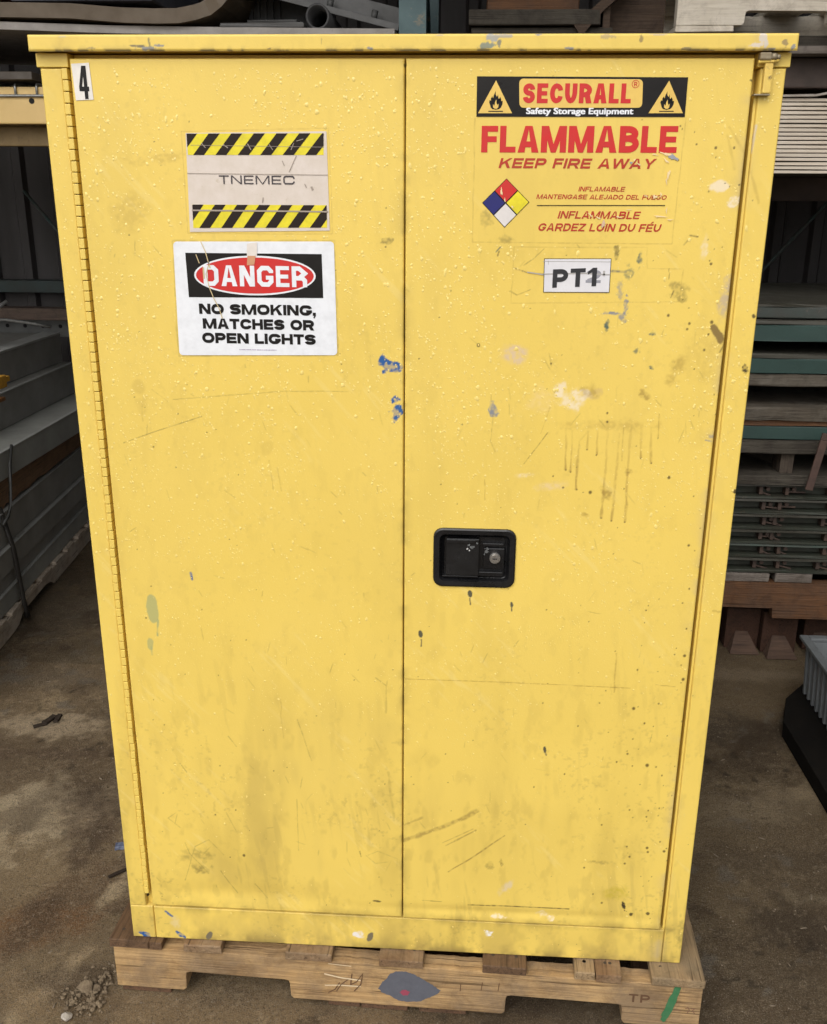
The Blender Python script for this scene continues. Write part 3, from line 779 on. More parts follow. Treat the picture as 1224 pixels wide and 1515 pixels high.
def front_panel(name, parent, x0, x1, z0, z1, y, th, step=.0013, rnd=.0022, dent=0.0, mat=None, hole=None):
    """a sheet-metal panel facing -y with rolled edges, its paint held per vertex"""
    nx, nz = max(int((x1 - x0) / step), 4), max(int((z1 - z0) / step), 4)
    xs, zs = np.linspace(x0, x1, nx + 1), np.linspace(z0, z1, nz + 1)
    X, Z = np.meshgrid(xs, zs)
    C = paint(X, Z)
    Y = np.full(X.shape, y, float)
    if dent:
        Y += dent_depth(X, Z, dent)
    D = np.minimum(np.minimum(X - x0, x1 - X), np.minimum(Z - z0, z1 - Z))
    t = np.clip(1 - D / rnd, 0, 1)
    Y += rnd * (1 - np.sqrt(np.clip(1 - t * t, 0, 1)))
    n = X.size
    V = np.stack([X.ravel(), Y.ravel(), Z.ravel()], 1)
    idx = np.arange(n).reshape(X.shape)
    F = np.stack([idx[:-1, :-1], idx[:-1, 1:], idx[1:, 1:], idx[1:, :-1]], -1).reshape(-1, 4)
    if hole:
        cx, cz = V[F].mean(1)[:, 0], V[F].mean(1)[:, 2]
        F = F[~((cx > hole[0]) & (cx < hole[1]) & (cz > hole[2]) & (cz < hole[3]))]
    ring = np.concatenate([idx[0, :-1], idx[:-1, -1], idx[-1, :0:-1], idx[:0:-1, 0]])
    m = len(ring)
    V2 = V[ring].copy()
    V2[:, 1] = y + th
    rn = np.roll(np.arange(m), -1)
    F2 = np.stack([ring[rn], ring, n + np.arange(m), n + rn], -1)
    V = np.concatenate([V, V2])
    CC = np.concatenate([C.reshape(-1, 3), C.reshape(-1, 3)[ring]])
    F = np.concatenate([F, F2])
    o = origin_of(parent)
    V = V - np.array(o[:])
    me = bpy.data.meshes.new(name)
    me.vertices.add(len(V))
    me.vertices.foreach_set('co', V.astype(np.float32).ravel())
    me.loops.add(F.size)
    me.loops.foreach_set('vertex_index', F.astype(np.int32).ravel())
    me.polygons.add(len(F))
    me.polygons.foreach_set('loop_start', np.arange(0, F.size, 4, dtype=np.int32))
    me.polygons.foreach_set('loop_total', np.full(len(F), 4, np.int32))
    me.polygons.foreach_set('use_smooth', np.ones(len(F), bool))
    at = me.attributes.new('paint', 'FLOAT_COLOR', 'POINT')
    at.data.foreach_set('color', np.concatenate([CC, np.ones((len(CC), 1))], 1).astype(np.float32).ravel())
    me.materials.append(mat or M_paint)
    me.update()
    me.validate()
    ob = bpy.data.objects.new(name, me)
    COL.objects.link(ob)
    ob.parent = parent
    return ob

# ------------------------------------------------------------------ the yellow safety cabinet
ZB, ZT = 0.14, 1.789
cab = thing('safety_cabinet', 'tall yellow two-door flammable storage cabinet, wet and stained, standing on a wooden pallet', 'cabinet', (0, 0, ZB))
b = MB()
b.box(-.5455, .5455, .030, .457, ZB, 1.765)
b.build('shell', M_yel, cab)
FY = 0.0
# frame around the doors
fr = front_panel('frame', cab, -.546, -.5135, .2185, 1.7455, FY, .030, rnd=.0015)
fr['label'] = 'left stile of the cabinet frame'
for nm, a in (('frame', (.5105, .546, .1405, 1.7455)), ('frame', (-.546, -.5000, .1405, .2180)), ('bottom_rail', (-.4985, .5090, .1405, .2180))):
    front_panel(nm, cab, *a, FY, .030, rnd=.0015)
MB().box(.5058, .5100, .0035, .030, .2185, 1.712, 0, .0008).build('door_jamb', M_yel, cab)
MB().box(-.5125, -.5035, .012, .030, .2185, 1.7455, 0).build('door_jamb', M_yel, cab)
h = MB()
h.box(-.5505, -.5025, -.0015, .030, 1.7470, 1.7662, 0, .0012)
h.box(.5050, .5505, -.0015, .030, 1.7470, 1.7662, 0, .0012)
h.box(-.5015, .5040, .0210, .030, 1.7400, 1.7662, 0, .0008)
h.build('header', M_yel, cab)
# lid: front edge painted, with a folded top
lid = MB()
lid.box(-.5525, .5525, -.0155, .470, 1.7685, ZT - .0012, 0, .002)
lid.build('lid', M_yel, cab)
front_panel('lid_edge', cab, -.5535, .5535, 1.7668, ZT, -.018, .0024, step=.0012, rnd=.003)

DY = -.0055
doorL = front_panel('door', cab, -.4985, -.0011, .2255, 1.7585, DY, .030, dent=.0024)
doorL['label'] = 'left door with the hinge and the danger sign'
doorR = front_panel('door', cab, .0011, .4992, .2238, 1.7585, DY, .030, dent=.0018, hole=(.0575, .1835, .938, 1.0305))
doorR['label'] = 'right door with the latch and the flammable label'

hg = MB()
z = 1.7455
k = 0
while z - .0150 > .243:
    o = .0003 * math.sin(k * 1.7) + random.uniform(-.0002, .0002)
    hg.box(-.5126 + o, -.5040 + o, -.0036 + random.uniform(-.0003, .0003), .012, z - .0151, z, 0, .0011)
    z -= .01625
    k += 1
hg.build('piano_hinge', M_yel, cab)
hp = MB()
hp.tube([(-.5083, .0022, 1.745), (-.5083, .0022, .243)], .0030, 8)
hp.build('hinge_pin', worn('dark_pin', (.05, .03, .015), (.02, .014, .01), .6), cab)

M_bare = worn('bare_steel', (.34, .29, .20), (.22, .17, .10), .55, 90, (.10, .05, .02), .3, .35, .4)
pv = MB()
pv.box(.5035, .5200, -.0150, -.002, 1.7550, 1.7652, 1, .0022)
pv.tube([(.5200, -.0105, 1.7602), (.5275, -.0105, 1.7596)], .0048, 12, 1)
pv.tube([(.5275, -.0105, 1.7596), (.5325, -.0105, 1.7592)], .0034, 12, 1)
pv.box(.5045, .5245, -.0125, -.002, 1.7520, 1.7547, 0, .0008)
pv.tube([(.503, -.010, 1.7528), (.5315, -.010, 1.7545)], .0024, 10, 0)
pv.box(.5128, .5248, -.011, -.0015, 1.7115, 1.7520, 0, .002)
pv.box(.5020, .5245, -.010, .004, 1.7090, 1.7112, 1, .0006)
pv.build('pivot_bracket', [worn('chipped_yellow', YEL, (.70, .48, .11), .45, 40, (.09, .06, .03), .34, bmp=.2, fine=200), M_bare], cab)

# recessed paddle latch
LX0, LX1, LZ0, LZ1 = .0505, .1905, .9310, 1.0375
def loop(x0, x1, z0, z1, r, y, n=5):
    return [(p[0], y, p[1]) for p in rrect(x0, x1, z0, z1, r, n)]
lt = MB()
rings = [loop(LX0, LX1, LZ0, LZ1, .016, DY + .001), loop(LX0 + .0006, LX1 - .0006, LZ0 + .0006, LZ1 - .0006, .0155, DY - .0022),
         loop(LX0 + .003, LX1 - .003, LZ0 + .003, LZ1 - .003, .0135, DY - .0034), loop(LX0 + .0105, LX1 - .0105, LZ0 + .0105, LZ1 - .0105, .010, DY - .0030),
         loop(LX0 + .0150, LX1 - .0150, LZ0 + .0145, LZ1 - .0145, .007, DY + .0065), loop(LX0 + .0190, LX1 - .0190, LZ0 + .0185, LZ1 - .0185, .005, DY + .0095)]
nn = len(rings[0])
vs = [p for q in rings for p in q]
fs = [[i * nn + k, i * nn + (k + 1) % nn, (i + 1) * nn + (k + 1) % nn, (i + 1) * nn + k] for i in range(len(rings) - 1) for k in range(nn)]
fs.append([(len(rings) - 1) * nn + k for k in range(nn)])
lt.add(vs, fs, 0, False)
lt.box(.134, .170, DY + .0030, DY + .0095, 1.0045, 1.0105, 0, .0015)
lt.box(.128, .170, DY + .0020, DY + .0095, .9500, .9585, 0, .0015)
lt.box(.136, .172, DY + .0052, DY + .0095, .9620, 1.0010, 0, .002)
lt.box(.066, .1275, DY + .0015, DY + .0095, .9470, .9505, 0, .001)
latch = lt.build('latch_plate', M_black, cab)
latch.data.polygons.foreach_set('use_smooth', [False] * len(latch.data.polygons))
pd = MB()
pd.box(.0725, .1285, DY - .0030, DY + .0030, .9525, 1.0195, 0, .0016)
pd.box(.0735, .1220, DY - .0048, DY - .0031, 1.0118, 1.0182, 0, .0008)
pd.build('paddle', worn('paddle_black', (.008, .008, .0085), (.014, .014, .0145), .20, 30, (.05, .05, .05), .2, bmp=.2, fine=200), latch)
lc = MB()
lc.tube([(.1555, DY + .006, .9855), (.1555, DY - .0042, .9855)], [.0094, .0090], 24)
lc.tube([(.1555, DY - .0042, .9855), (.1555, DY - .0050, .9855)], [.0075, .0070], 24)
lc.box(.1515, .1595, DY - .0056, DY - .0049, .9846, .9864, 1)
lc.build('lock_cylinder', [M_chrome, M_black], latch)
ck = MB()
for (cx, cz, r, mi) in ((.1165, 1.0050, .0042, 0), (.1105, 1.0085, .0030, 0), (.1085, 1.0020, .0022, 1), (.1120, .9990, .0018, 1), (.1245, 1.0120, .0022, 0), (.1405, .9955, .0045, 0), (.1425, 1.0010, .0030, 0), (.1375, .9905, .0028, 0)):
    pts = [(cx + r * random.uniform(.3, 1.1) * math.cos(w), cz + r * random.uniform(.3, 1.1) * math.sin(w)) for w in [i * math.pi / 6 for i in range(12)]]
    poly_at(ck, pts, DY - .0032 - .00003 * len(ck.f) if cx < .13 else DY + .0018, mi)
ck.build('paint_flecks', [worn('fleck_grey', (.16, .17, .17), (.06, .06, .06), .6, 200), flat('fleck_white', (.6, .6, .58), .6)], latch)

# ---- stickers
def X2(a, b):
    return a[0], b[0], b[1], a[1]

def quadround(a, b_, c_, d_, r):
    return fillet([a, b_, c_, d_], r, 5, True)

SY = DY - .0009

ns = MB()
slab_poly(ns, [(-0.4956, 1.7512), (-0.4688, 1.7526), (-0.4667, 1.7022), (-0.4938, 1.7012)], SY, .0004)
ns_o = ns.build('number_sticker', flat('sticker_white', (.80, .76, .70), .35), cab)
nm = MB()
lettering(nm, '4', *X2((-0.4866, 1.7485),(-0.4718, 1.7031)), SY - .0004, .24, .9)
nm.build('numeral', M_ink, ns_o)

# hazard-striped name placard under film
pl = MB()
slab_poly(pl, [(-0.3304, 1.6563), (-0.1173, 1.6594), (-0.1153, 1.5172), (-0.3335, 1.5133)], SY, .0004)
pl_o = pl.build('name_placard', M_paper, cab)
def stripes(c00, c10, c11, c01, n, lean, name, skip):
    """yellow band with slanted black bars; corners lower-left, lower-right, upper-right, upper-left"""
    def at(u, v):
        a = [c00[i] * (1 - u) + c10[i] * u for i in (0, 1)]
        c = [c01[i] * (1 - u) + c11[i] * u for i in (0, 1)]
        return (a[0] * (1 - v) + c[0] * v, a[1] * (1 - v) + c[1] * v)
    s = MB()
    poly_at(s, [at(0, 0), at(1, 0), at(1, 1), at(0, 1)], SY - .0003, 0)
    for k in range(-1, int(n) + 2):
        u0 = (k + skip) / n
        w = .49 / n
        q = [(u0, 0), (u0 + w, 0), (u0 + w + lean, 1), (u0 + lean, 1)]
        # clip to 0..1
        for side in (0, 1):
            out = []
            for i in range(len(q)):
                a, c = q[i - 1], q[i]
                ia = a[0] >= 0 if side == 0 else a[0] <= 1
                ic = c[0] >= 0 if side == 0 else c[0] <= 1
                if ia != ic:
                    t = (side - a[0]) / (c[0] - a[0])
                    out.append((float(side), a[1] + (c[1] - a[1]) * t))
                if ic:
                    out.append(c)
            q = out
            if len(q) < 3:
                break
        if len(q) >= 3:
            poly_at(s, [at(*p) for p in q], SY - .0006, 1)
    return s.build(name, [M_lemon, M_brown_ink], pl_o)
stripes((-0.3289, 1.6253), (-0.1222, 1.6262), (-0.1215, 1.6566), (-0.3289, 1.6554), 6.05, .123, 'striped_band', .24)
stripes((-0.3278, 1.5194), (-0.1194, 1.5216), (-0.1192, 1.5544), (-0.3270, 1.5539), 6.05, .123, 'striped_band', .28)
tl = MB()
lettering(tl, 'TNEMEC', *X2((-0.2833, 1.5965),(-0.1672, 1.5840)), SY - .0006, .17, 1.35, .26, n=1, rad=.16)
tl.build('lettering', flat('grey_black_ink', (.05, .04, .045), .4), pl_o)
wr = MB()
M_crease = flat('crease_mark', (.36, .30, .25), .5)
for q, w in (([(-0.3318, 1.5991), (-0.2056, 1.5983), (-0.1166, 1.5979)], .0009), ([(-0.1633, 1.6255), (-0.1754, 1.6014)], .0011), ([(-0.1852, 1.6178), (-0.1823, 1.6110)], .0012), ([(-0.2164, 1.5651), (-0.2178, 1.5572)], .0016), ([(-0.1521, 1.5850), (-0.1492, 1.5792)], .0014), ([(-0.1419, 1.5812), (-0.1399, 1.5763)], .003), ([(-0.3281, 1.5454), (-0.2078, 1.5453), (-0.1168, 1.5450)], .0022), ([(-0.3238, 1.6392), (-0.1219, 1.6372)], .0005), ([(-0.3070, 1.6421), (-0.3012, 1.6355)], .0012), ([(-0.2368, 1.6415), (-0.2320, 1.6329)], .0014), ([(-0.2740, 1.6404), (-0.2670, 1.6356)], .0014), ([(-0.2039, 1.6406), (-0.1990, 1.6330)], .001), ([(-0.1668, 1.6427), (-0.1712, 1.6331)], .001), ([(-0.1626, 1.6455), (-0.1523, 1.6484)], .001)):
    for k2, pg in enumerate(stroke(q, w)):
        poly_at(wr, pg, SY - .0009, 0)
wr.build('creases', M_crease, pl_o)

# danger sign
dg = MB()
slab_poly(dg, quadround((-0.3613, 1.4988), (-0.1093, 1.5012), (-0.1074, 1.3259), (-0.3639, 1.3218), .006), SY, .0005)
dg_o = dg.build('danger_sign', M_white, cab)
db = MB()
poly_at(db, [(-0.3432, 1.4821), (-0.1287, 1.4822), (-0.1277, 1.4152), (-0.3419, 1.4141)], SY - .0003, 0)
def ellipse(c, rx, rz, n=48):
    return [(c[0] + rx * math.cos(2 * math.pi * i / n), c[1] + rx * .004 * math.cos(2 * math.pi * i / n) + rz * math.sin(2 * math.pi * i / n)) for i in range(n)]
ec = (-0.2350, 1.4485)
poly_at(db, ellipse(ec, .0962, .0303), SY - .0005, 1)
poly_at(db, ellipse(ec, .0932, .0276), SY - .0007, 2)
db.build('danger_banner', [M_ink, M_white, M_red], dg_o)
dl = MB()
lettering(dl, 'DANGER', *X2((-0.3164, 1.4639),(-0.1524, 1.4321)), SY - .0010, .215, 1.12, .13, n=1, rad=.15, tilt=-.003)
dl.build('danger_lettering', M_white, dg_o)
nl = MB()
lettering(nl, 'NO SMOKING,', *X2((-0.3268, 1.4044),(-0.1402, 1.3882)), SY - .0005, .30, 1.06, .08, tilt=-.003, rad=.36)
lettering(nl, 'MATCHES OR', *X2((-0.3223, 1.3814),(-0.1435, 1.3651)), SY - .0005, .30, 1.06, .08, tilt=-.003, rad=.36)
lettering(nl, 'OPEN LIGHTS', *X2((-0.3248, 1.3588),(-0.1414, 1.3424)), SY - .0005, .30, 1.06, .08, tilt=-.003, rad=.36)
nl.build('lettering', M_ink, dg_o)
tp = MB()
xx = (-0.2652, 1.3316)[0]
xe, zz = (-0.2046, 1.3325)
while xx < xe:      # the maker's line is too small to read: a row of tiny ticks
    w = random.uniform(.0006, .0018)
    poly_at(tp, [(xx, zz - .0006), (xx + w, zz - .0006), (xx + w, zz + .0006), (xx, zz + .0006)], SY - .0005)
    xx += w + random.choice((.0004, .0005, .0012))
tp.build('small_print', flat('lilac_ink', (.34, .26, .40), .5), dg_o)
cr = MB()
for q, w in (([(-0.3173, 1.4992), (-0.3108, 1.4840), (-0.3066, 1.4655), (-0.3119, 1.4500), (-0.3078, 1.4292), (-0.3022, 1.4135), (-0.2945, 1.3978), (-0.2899, 1.3819)], .0013), ([(-0.3261, 1.4797), (-0.3216, 1.4664)], .0013), ([(-0.3156, 1.4603), (-0.3156, 1.4427)], .0024), ([(-0.3074, 1.4697), (-0.3048, 1.4594)], .002)):
    for pg in stroke(q, w):
        poly_at(cr, pg, SY - .0014, 0)
poly_at(cr, [(-0.2449, 1.4968), (-0.2289, 1.4990), (-0.2298, 1.4787), (-0.2458, 1.4785)], SY - .0012, 2)
poly_at(cr, [(-0.2448, 1.4785), (-0.2320, 1.4786), (-0.2347, 1.4653), (-0.2466, 1.4641)], SY - .0013, 1)
cr.build('scratches', [flat('tan_scratch', (.62, .50, .27), .6), flat('tape_residue', (.60, .30, .16), .6), flat('tape_residue_pale', (.76, .70, .64), .5)], dg_o)

# flammable label
hz = MB()
slab_poly(hz, [(0.1047, 1.7344), (0.4072, 1.7332), (0.4074, 1.6804), (0.1052, 1.6801)], SY, .0003, 0)
M_banner = worn('label_black', (.008, .0065, .006), (.012, .010, .009), .35, 30, (.05, .04, .035), .10, bmp=.1)
M_banner.node_tree.nodes['Principled BSDF'].inputs['Specular IOR Level'].default_value = .25
hz_o = hz.build('hazard_label', M_banner, cab)
pn = MB()
slab_poly(pn, quadround((0.1657, 1.7313), (0.3434, 1.7305), (0.3450, 1.6926), (0.1678, 1.6922), .006), SY - .0003, .0002, 0)
pn.build('brand_panel', M_label_yel, hz_o)
bl = MB()
lettering(bl, 'SECURALL', *X2((0.1723, 1.7250),(0.3279, 1.6984)), SY - .0006, .255, .84, .11)
rc = (0.3332, 1.7242)
for pg in stroke(ellipse(rc, .0050, .0050, 20), .0008, True):
    poly_at(bl, pg, SY - .0006)
lettering(bl, 'R', rc[0] - .0021, rc[0] + .0024, rc[1] - .0028, rc[1] + .0028, SY - .0006, .2, .9)
bl.build('brand_lettering', M_red, hz_o)

def small_text(mb, text, x0, x1, z0, h, y, fat, mi=0):
    """lower-case wording from the built-in font, struck several times for weight"""
    cu = bpy.data.curves.new('text', 'FONT')
    cu.body = text
    cu.resolution_u = 3
    ob = bpy.data.objects.new('text', cu)
    COL.objects.link(ob)
    dg_ = bpy.context.evaluated_depsgraph_get()
    me = bpy.data.meshes.new_from_object(ob.evaluated_get(dg_))
    vs = [tuple(v.co) for v in me.vertices]
    fs = [list(p.vertices) for p in me.polygons]
    bpy.data.objects.remove(ob)
    bpy.data.curves.remove(cu)
    bpy.data.meshes.remove(me)
    lo, hi = min(v[0] for v in vs), max(v[0] for v in vs)
    s = (x1 - x0 - 2 * fat) / (hi - lo)
    sz = h / .70
    k = 0
    for ox in (-1, -.4, .4, 1):
        for oz in (-.5, .5):
            mb.add([(x0 + fat + (v[0] - lo) * s + ox * fat, y - .00002 * k, z0 + v[1] * sz + oz * fat) for v in vs], fs, mi)
            k += 1
st = MB()
a0, a1 = (0.1775, 1.6840), (0.3330, 1.6834)
small_text(st, 'Safety Storage Equipment', a0[0], a1[0], a0[1], .0082, SY - .0004, .00055)
st.build('storage_lettering', M_white, hz_o)

def flame_triangle(cx_px, half):
    t = MB()
    poly_at(t, half, SY - .0003, 0)
    bl_, br_, ap = half
    cx, z0, H = (bl_[0] + br_[0]) / 2 + .0008, bl_[1], ap[1] - bl_[1]
    F = [(-.30, .30), (-.36, .40), (-.33, .50), (-.26, .44), (-.27, .56), (-.20, .64), (-.16, .52), (-.13, .66), (-.03, .84), (-.02, .70), (.05, .62), (.10, .72), (.12, .58), (.20, .50), (.22, .62), (.28, .52), (.29, .42), (.36, .48), (.35, .34), (.28, .22), (.18, .15), (.0, .13), (-.18, .15), (-.27, .22)]
    f = [(cx + x * .62 * H, z0 + (.11 + (z - .13) * .80) * H) for x, z in F]
    # fan the silhouette so that it fills cleanly
    c = (cx, z0 + .27 * H)
    for i in range(len(f)):
        poly_at(t, [c, f[i], f[(i + 1) % len(f)]], SY - .0005, 1)
    I = [(-.16, .22), (-.17, .34), (-.08, .28), (-.05, .42), (.02, .52), (.04, .38), (.10, .30), (.16, .36), (.15, .22), (.07, .165), (-.07, .165)]
    c = (cx, z0 + .20 * H)
    f = [(cx + x * H * .55, z0 + (.11 + (z - .13) * .80) * H) for x, z in I]
    for i in range(len(f)):
        poly_at(t, [c, f[i], f[(i + 1) % len(f)]], SY - .0007, 0)
    poly_at(t, [(cx - .24 * H, z0 + .045 * H), (cx + .24 * H, z0 + .045 * H), (cx + .24 * H, z0 + .075 * H), (cx - .24 * H, z0 + .075 * H)], SY - .0005, 1)
    return t.build('flame_triangle', [M_label_yel, M_ink], hz_o)
flame_triangle(0, [(0.1075, 1.6847), (0.1572, 1.6848), (0.1324, 1.7290)])
flame_triangle(0, [(0.3549, 1.6853), (0.4041, 1.6854), (0.3807, 1.7287)])

wl_ = MB()
lettering(wl_, 'FLAMMABLE', *X2((0.1135, 1.6676),(0.3998, 1.6309)), SY + .0004, .25, 1.0, .085, tilt=.002)
wl_.build('warning_lettering', M_red, hz_o)
kl = MB()
lettering(kl, 'KEEP FIRE AWAY', *X2((0.1400, 1.6231),(0.3726, 1.6091)), SY + .0004, .25, 1.12, .17, .26)
kl.build('warning_lettering', M_red2, hz_o)
il = MB()
lettering(il, 'INFLAMABLE', *X2((0.2601, 1.5837),(0.3298, 1.5770)), SY + .0004, .20, 1.0, .14, .25)
lettering(il, 'MANTENGASE ALEJADO DEL FUEGO', *X2((0.1981, 1.5724),(0.3923, 1.5658)), SY + .0004, .20, 1.0, .14, .25)
lettering(il, 'INFLAMMABLE', *X2((0.2313, 1.5487),(0.3555, 1.5379)), SY + .0004, .21, 1.0, .13, .25)
lettering(il, 'GARDEZ LOIN DU FEU', *X2((0.2021, 1.5308),(0.3879, 1.5196)), SY + .0004, .21, 1.0, .13, .25, accent=16)
il.build('small_lettering', M_red2, hz_o)
ll = MB()
for pg in stroke([(0.1994, 1.5562), (0.3901, 1.5576)], .0013):
    poly_at(ll, pg, SY + .0004)
ll.build('rule_line', M_ink, hz_o)
dm = MB()
T, Rr_, B_, L_ = (0.1526, 1.5946), (0.1880, 1.5610), (0.1521, 1.5240), (0.1171, 1.5595)
mid = lambda a, c: ((a[0] + c[0]) / 2, (a[1] + c[1]) / 2)
tr, br, bl2, tl2 = mid(T, Rr_), mid(Rr_, B_), mid(B_, L_), mid(L_, T)
ce = mid(tr, bl2)
slab_poly(dm, [T, Rr_, B_, L_], SY + .0003, .0002, 0)
ins = lambda q: [(p[0] * .93 + sum(a[0] for a in q) / 4 * .07, p[1] * .93 + sum(a[1] for a in q) / 4 * .07) for p in q]
for q, mi in (([T, tr, ce, tl2], 1), ([tl2, ce, bl2, L_], 2), ([tr, Rr_, br, ce], 3), ([ce, br, B_, bl2], 4)):
    poly_at(dm, ins(q), SY + .0001, mi)
dm.build('hazard_diamond', [M_ink, M_red, M_blue, M_lemon, flat('sticker_grey', (.72, .68, .66), .4)], hz_o)
sc = MB()
def ragged(c, rx, rz, ang, n=22, y=SY - .0004, mi=0):
    ph = random.random() * 6
    pts = []
    for i in range(n):
        w = 2 * math.pi * i / n
        q = (.72 + .28 * math.sin(3 * w + ph) * random.uniform(.4, 1) + random.uniform(-.2, .14))
        x, z = rx * q * math.cos(w), rz * q * math.sin(w)
        pts.append((c[0] + x * math.cos(R(ang)) - z * math.sin(R(ang)), c[1] + x * math.sin(R(ang)) + z * math.cos(R(ang))))
    yy = y - .00002 * (len(sc.f) % 20)
    for i in range(n):
        poly_at(sc, [c, pts[i], pts[(i + 1) % n]], yy, mi)
for (u, v), rx, rz, ang, mi in (((0.3959, 1.6253), .010, .0045, -25, 1), ((0.3847, 1.6299), .012, .0022, -14, 0), ((0.3689, 1.6289), .006, .0014, -10, 0), ((0.3865, 1.6205), .007, .0018, -40, 0), ((0.3399, 1.6212), .003, .0016, 40, 0), ((0.3463, 1.6156), .005, .0014, -30, 0), ((0.3352, 1.6174), .0030, .0022, 0, 1), ((0.3911, 1.6017), .0028, .0085, -6, 0), ((0.3890, 1.5921), .0016, .006, 8, 0), ((0.3740, 1.5700), .005, .0035, 0, 0),
                                ((0.3609, 1.5709), .004, .0012, -20, 0), ((0.3827, 1.5730), .0018, .004, 0, 0), ((0.3004, 1.5306), .0035, .008, -10, 2), ((0.2803, 1.5432), .006, .0012, -40, 0), ((0.2927, 1.5394), .006, .0014, -20, 0), ((0.3230, 1.5406), .006, .0012, -15, 0), ((0.3834, 1.5420), .013, .0016, -4, 0), ((0.3927, 1.5509), .0012, .006, 0, 0), ((0.3989, 1.5373), .006, .0012, 0, 0), ((0.1457, 1.5753), .0022, .007, 4, 0), ((0.1512, 1.5637), .0012, .004, 10, 0), ((0.1628, 1.5540), .0014, .003, 40, 0), ((0.2198, 1.7241), .0014, .004, 0, 2), ((0.3373, 1.5514), .006, .0008, 5, 0)):
    ragged((u, v), rx, rz, ang, mi=mi)
sc.build('scraped_spots', [flat('scrape_cream', (.84, .66, .36), .6), M_smear_g, flat('smear_haze', (.62, .44, .30), .5)], hz_o)

# code label under tape
cd = MB()
slab_poly(cd, [(0.2144, 1.4791), (0.3162, 1.4802), (0.3167, 1.4290), (0.2153, 1.4283)], SY, .0004, 0)
q = [(0.2144, 1.4791), (0.3162, 1.4802), (0.3167, 1.4290), (0.2153, 1.4283)]
slab_poly(cd, [(p[0] + (.0009 if i in (0, 3) else -.0009), p[1] + (-.0009 if i < 2 else .0009)) for i, p in enumerate(q)], SY - .0003, .0002, 1)
cd_o = cd.build('code_label', [M_ink, worn('code_paper', (.74, .73, .75), (.66, .65, .68), .35, 30, (.50, .50, .55), .2, bmp=.1)], cab)
c2 = MB()
lettering(c2, '2', *X2((0.2793, 1.4627),(0.3022, 1.4436)), SY - .0005, .25, .9)
c2.build('ghost_lettering', M_ink_grey, cd_o)
c1 = MB()
lettering(c1, 'PT1', *X2((0.2286, 1.4631),(0.2956, 1.4354)), SY - .0008, .255, .92, .13, tilt=.05)
c1.build('lettering', flat('label_ink', (.022, .022, .026), .4), cd_o)
c3 = MB()
for q, w in (([(0.2125, 1.4751), (0.3155, 1.4751)], .0008), ([(0.1894, 1.4586), (0.2156, 1.4549)], .0016), ([(0.2134, 1.4558), (0.2786, 1.4576), (0.3158, 1.4560)], .0018), ([(0.2207, 1.4762), (0.2210, 1.4701)], .0008), ([(0.3062, 1.4619), (0.3067, 1.4538)], .003)):
    for pg in stroke(q, w):
        poly_at(c3, pg, SY - .0006)
c3.build('tape_creases', flat('tape_crease', (.42, .40, .38), .4), cd_o)

# ---- rain beads
def beads(n, seed):
    rs = np.random.default_rng(seed)
    x = rs.uniform(-.543, .543, n * 6)
    z = rs.uniform(.15, 1.745, n * 6)
    den = np.interp(z, [.14, .35, .6, .85, 1.1, 1.74], [.05, .08, .22, .6, .95, 1.0])
    den = den * (.25 + .95 * sstep(.32, .68, fbm(x, z, .09, 300, 3)))
    keep = rs.random(n * 6) < den
    keep &= ~((np.abs(x) < .006) | (np.abs(np.abs(x) - .504) < .010))
    keep &= ~((x > .045) & (x < .196) & (z > .926) & (z < 1.043))
    keep &= ~((x > .102) & (x < .412) & (z > 1.498) & (z < 1.738)) & ~((x > .212) & (x < .320) & (z > 1.424) & (z < 1.482))
    keep &= ~((x > -.366) & (x < -.104) & (z > 1.318) & (z < 1.504)) & ~((x > -.338) & (x < -.113) & (z > 1.51) & (z < 1.664)) & ~((x < -.46) & (z > 1.69))
    for cx, cz in ((0.1150, 0.9136), (0.1873, 0.8956), (0.0302, 0.8319), (0.2585, 0.6115), (-0.4457, 0.8721), (-0.4424, 0.8366), (-0.4553, 0.8001), (0.1444, 1.2418), (0.4690, 1.5860), (0.4870, 1.3686)):
        keep &= np.hypot((x - cx) * 1.3, (z - cz) * .6) > .011
    x, z = x[keep][:n], z[keep][:n]
    r = np.clip(np.exp(rs.normal(math.log(.00092), .42, len(x))), .0005, .0030) * np.interp(z, [.14, .7, 1.2, 1.75], [.75, .8, 1.0, 1.12])
    m = MB()
    SEG = 9
    verts, faces = [], []
    base = 0
    for cx, cz, rr in zip(x, z, r):
        y0 = DY + float(dent_depth(cx, cz, .0024 if cx < 0 else .0018)) if abs(cx) < .499 else FY
        sx, sz = rs.uniform(.8, 1.15), rs.uniform(.95, 1.45)
        an = rs.normal(0, .25)
        if rs.random() < .04:
            sz *= 1.7
        lob = rs.uniform(-.16, .16, 3)
        for q, (f, hgt) in enumerate(((1.0, -.0002), (.86, .24), (.52, .40))):
            for k in range(SEG):
                w = 2 * math.pi * k / SEG
                g = 1 + lob[0] * math.cos(w) + lob[1] * math.sin(2 * w + 1) + lob[2] * math.cos(3 * w)
                px, pz = rr * f * g * sx * math.cos(w), rr * f * g * sz * math.sin(w) - rr * .12 * hgt * 2
                px, pz = px * math.cos(an) - pz * math.sin(an), px * math.sin(an) + pz * math.cos(an)
                verts.append((cx + px, y0 + .0004 - rr * hgt * .40 - .0004, cz + pz))
        verts.append((cx, y0 - .0002 - rr * .46 * .40, cz - rr * .1))
        for q in range(2):
            for k in range(SEG):
                k2 = (k + 1) % SEG
                faces.append((base + q * SEG + k, base + q * SEG + k2, base + (q + 1) * SEG + k2, base + (q + 1) * SEG + k))
        for k in range(SEG):
            faces.append((base + 2 * SEG + k, base + 2 * SEG + (k + 1) % SEG, base + 3 * SEG))
        base += 3 * SEG + 1
    m.add(verts, faces, 0, True)
    return m
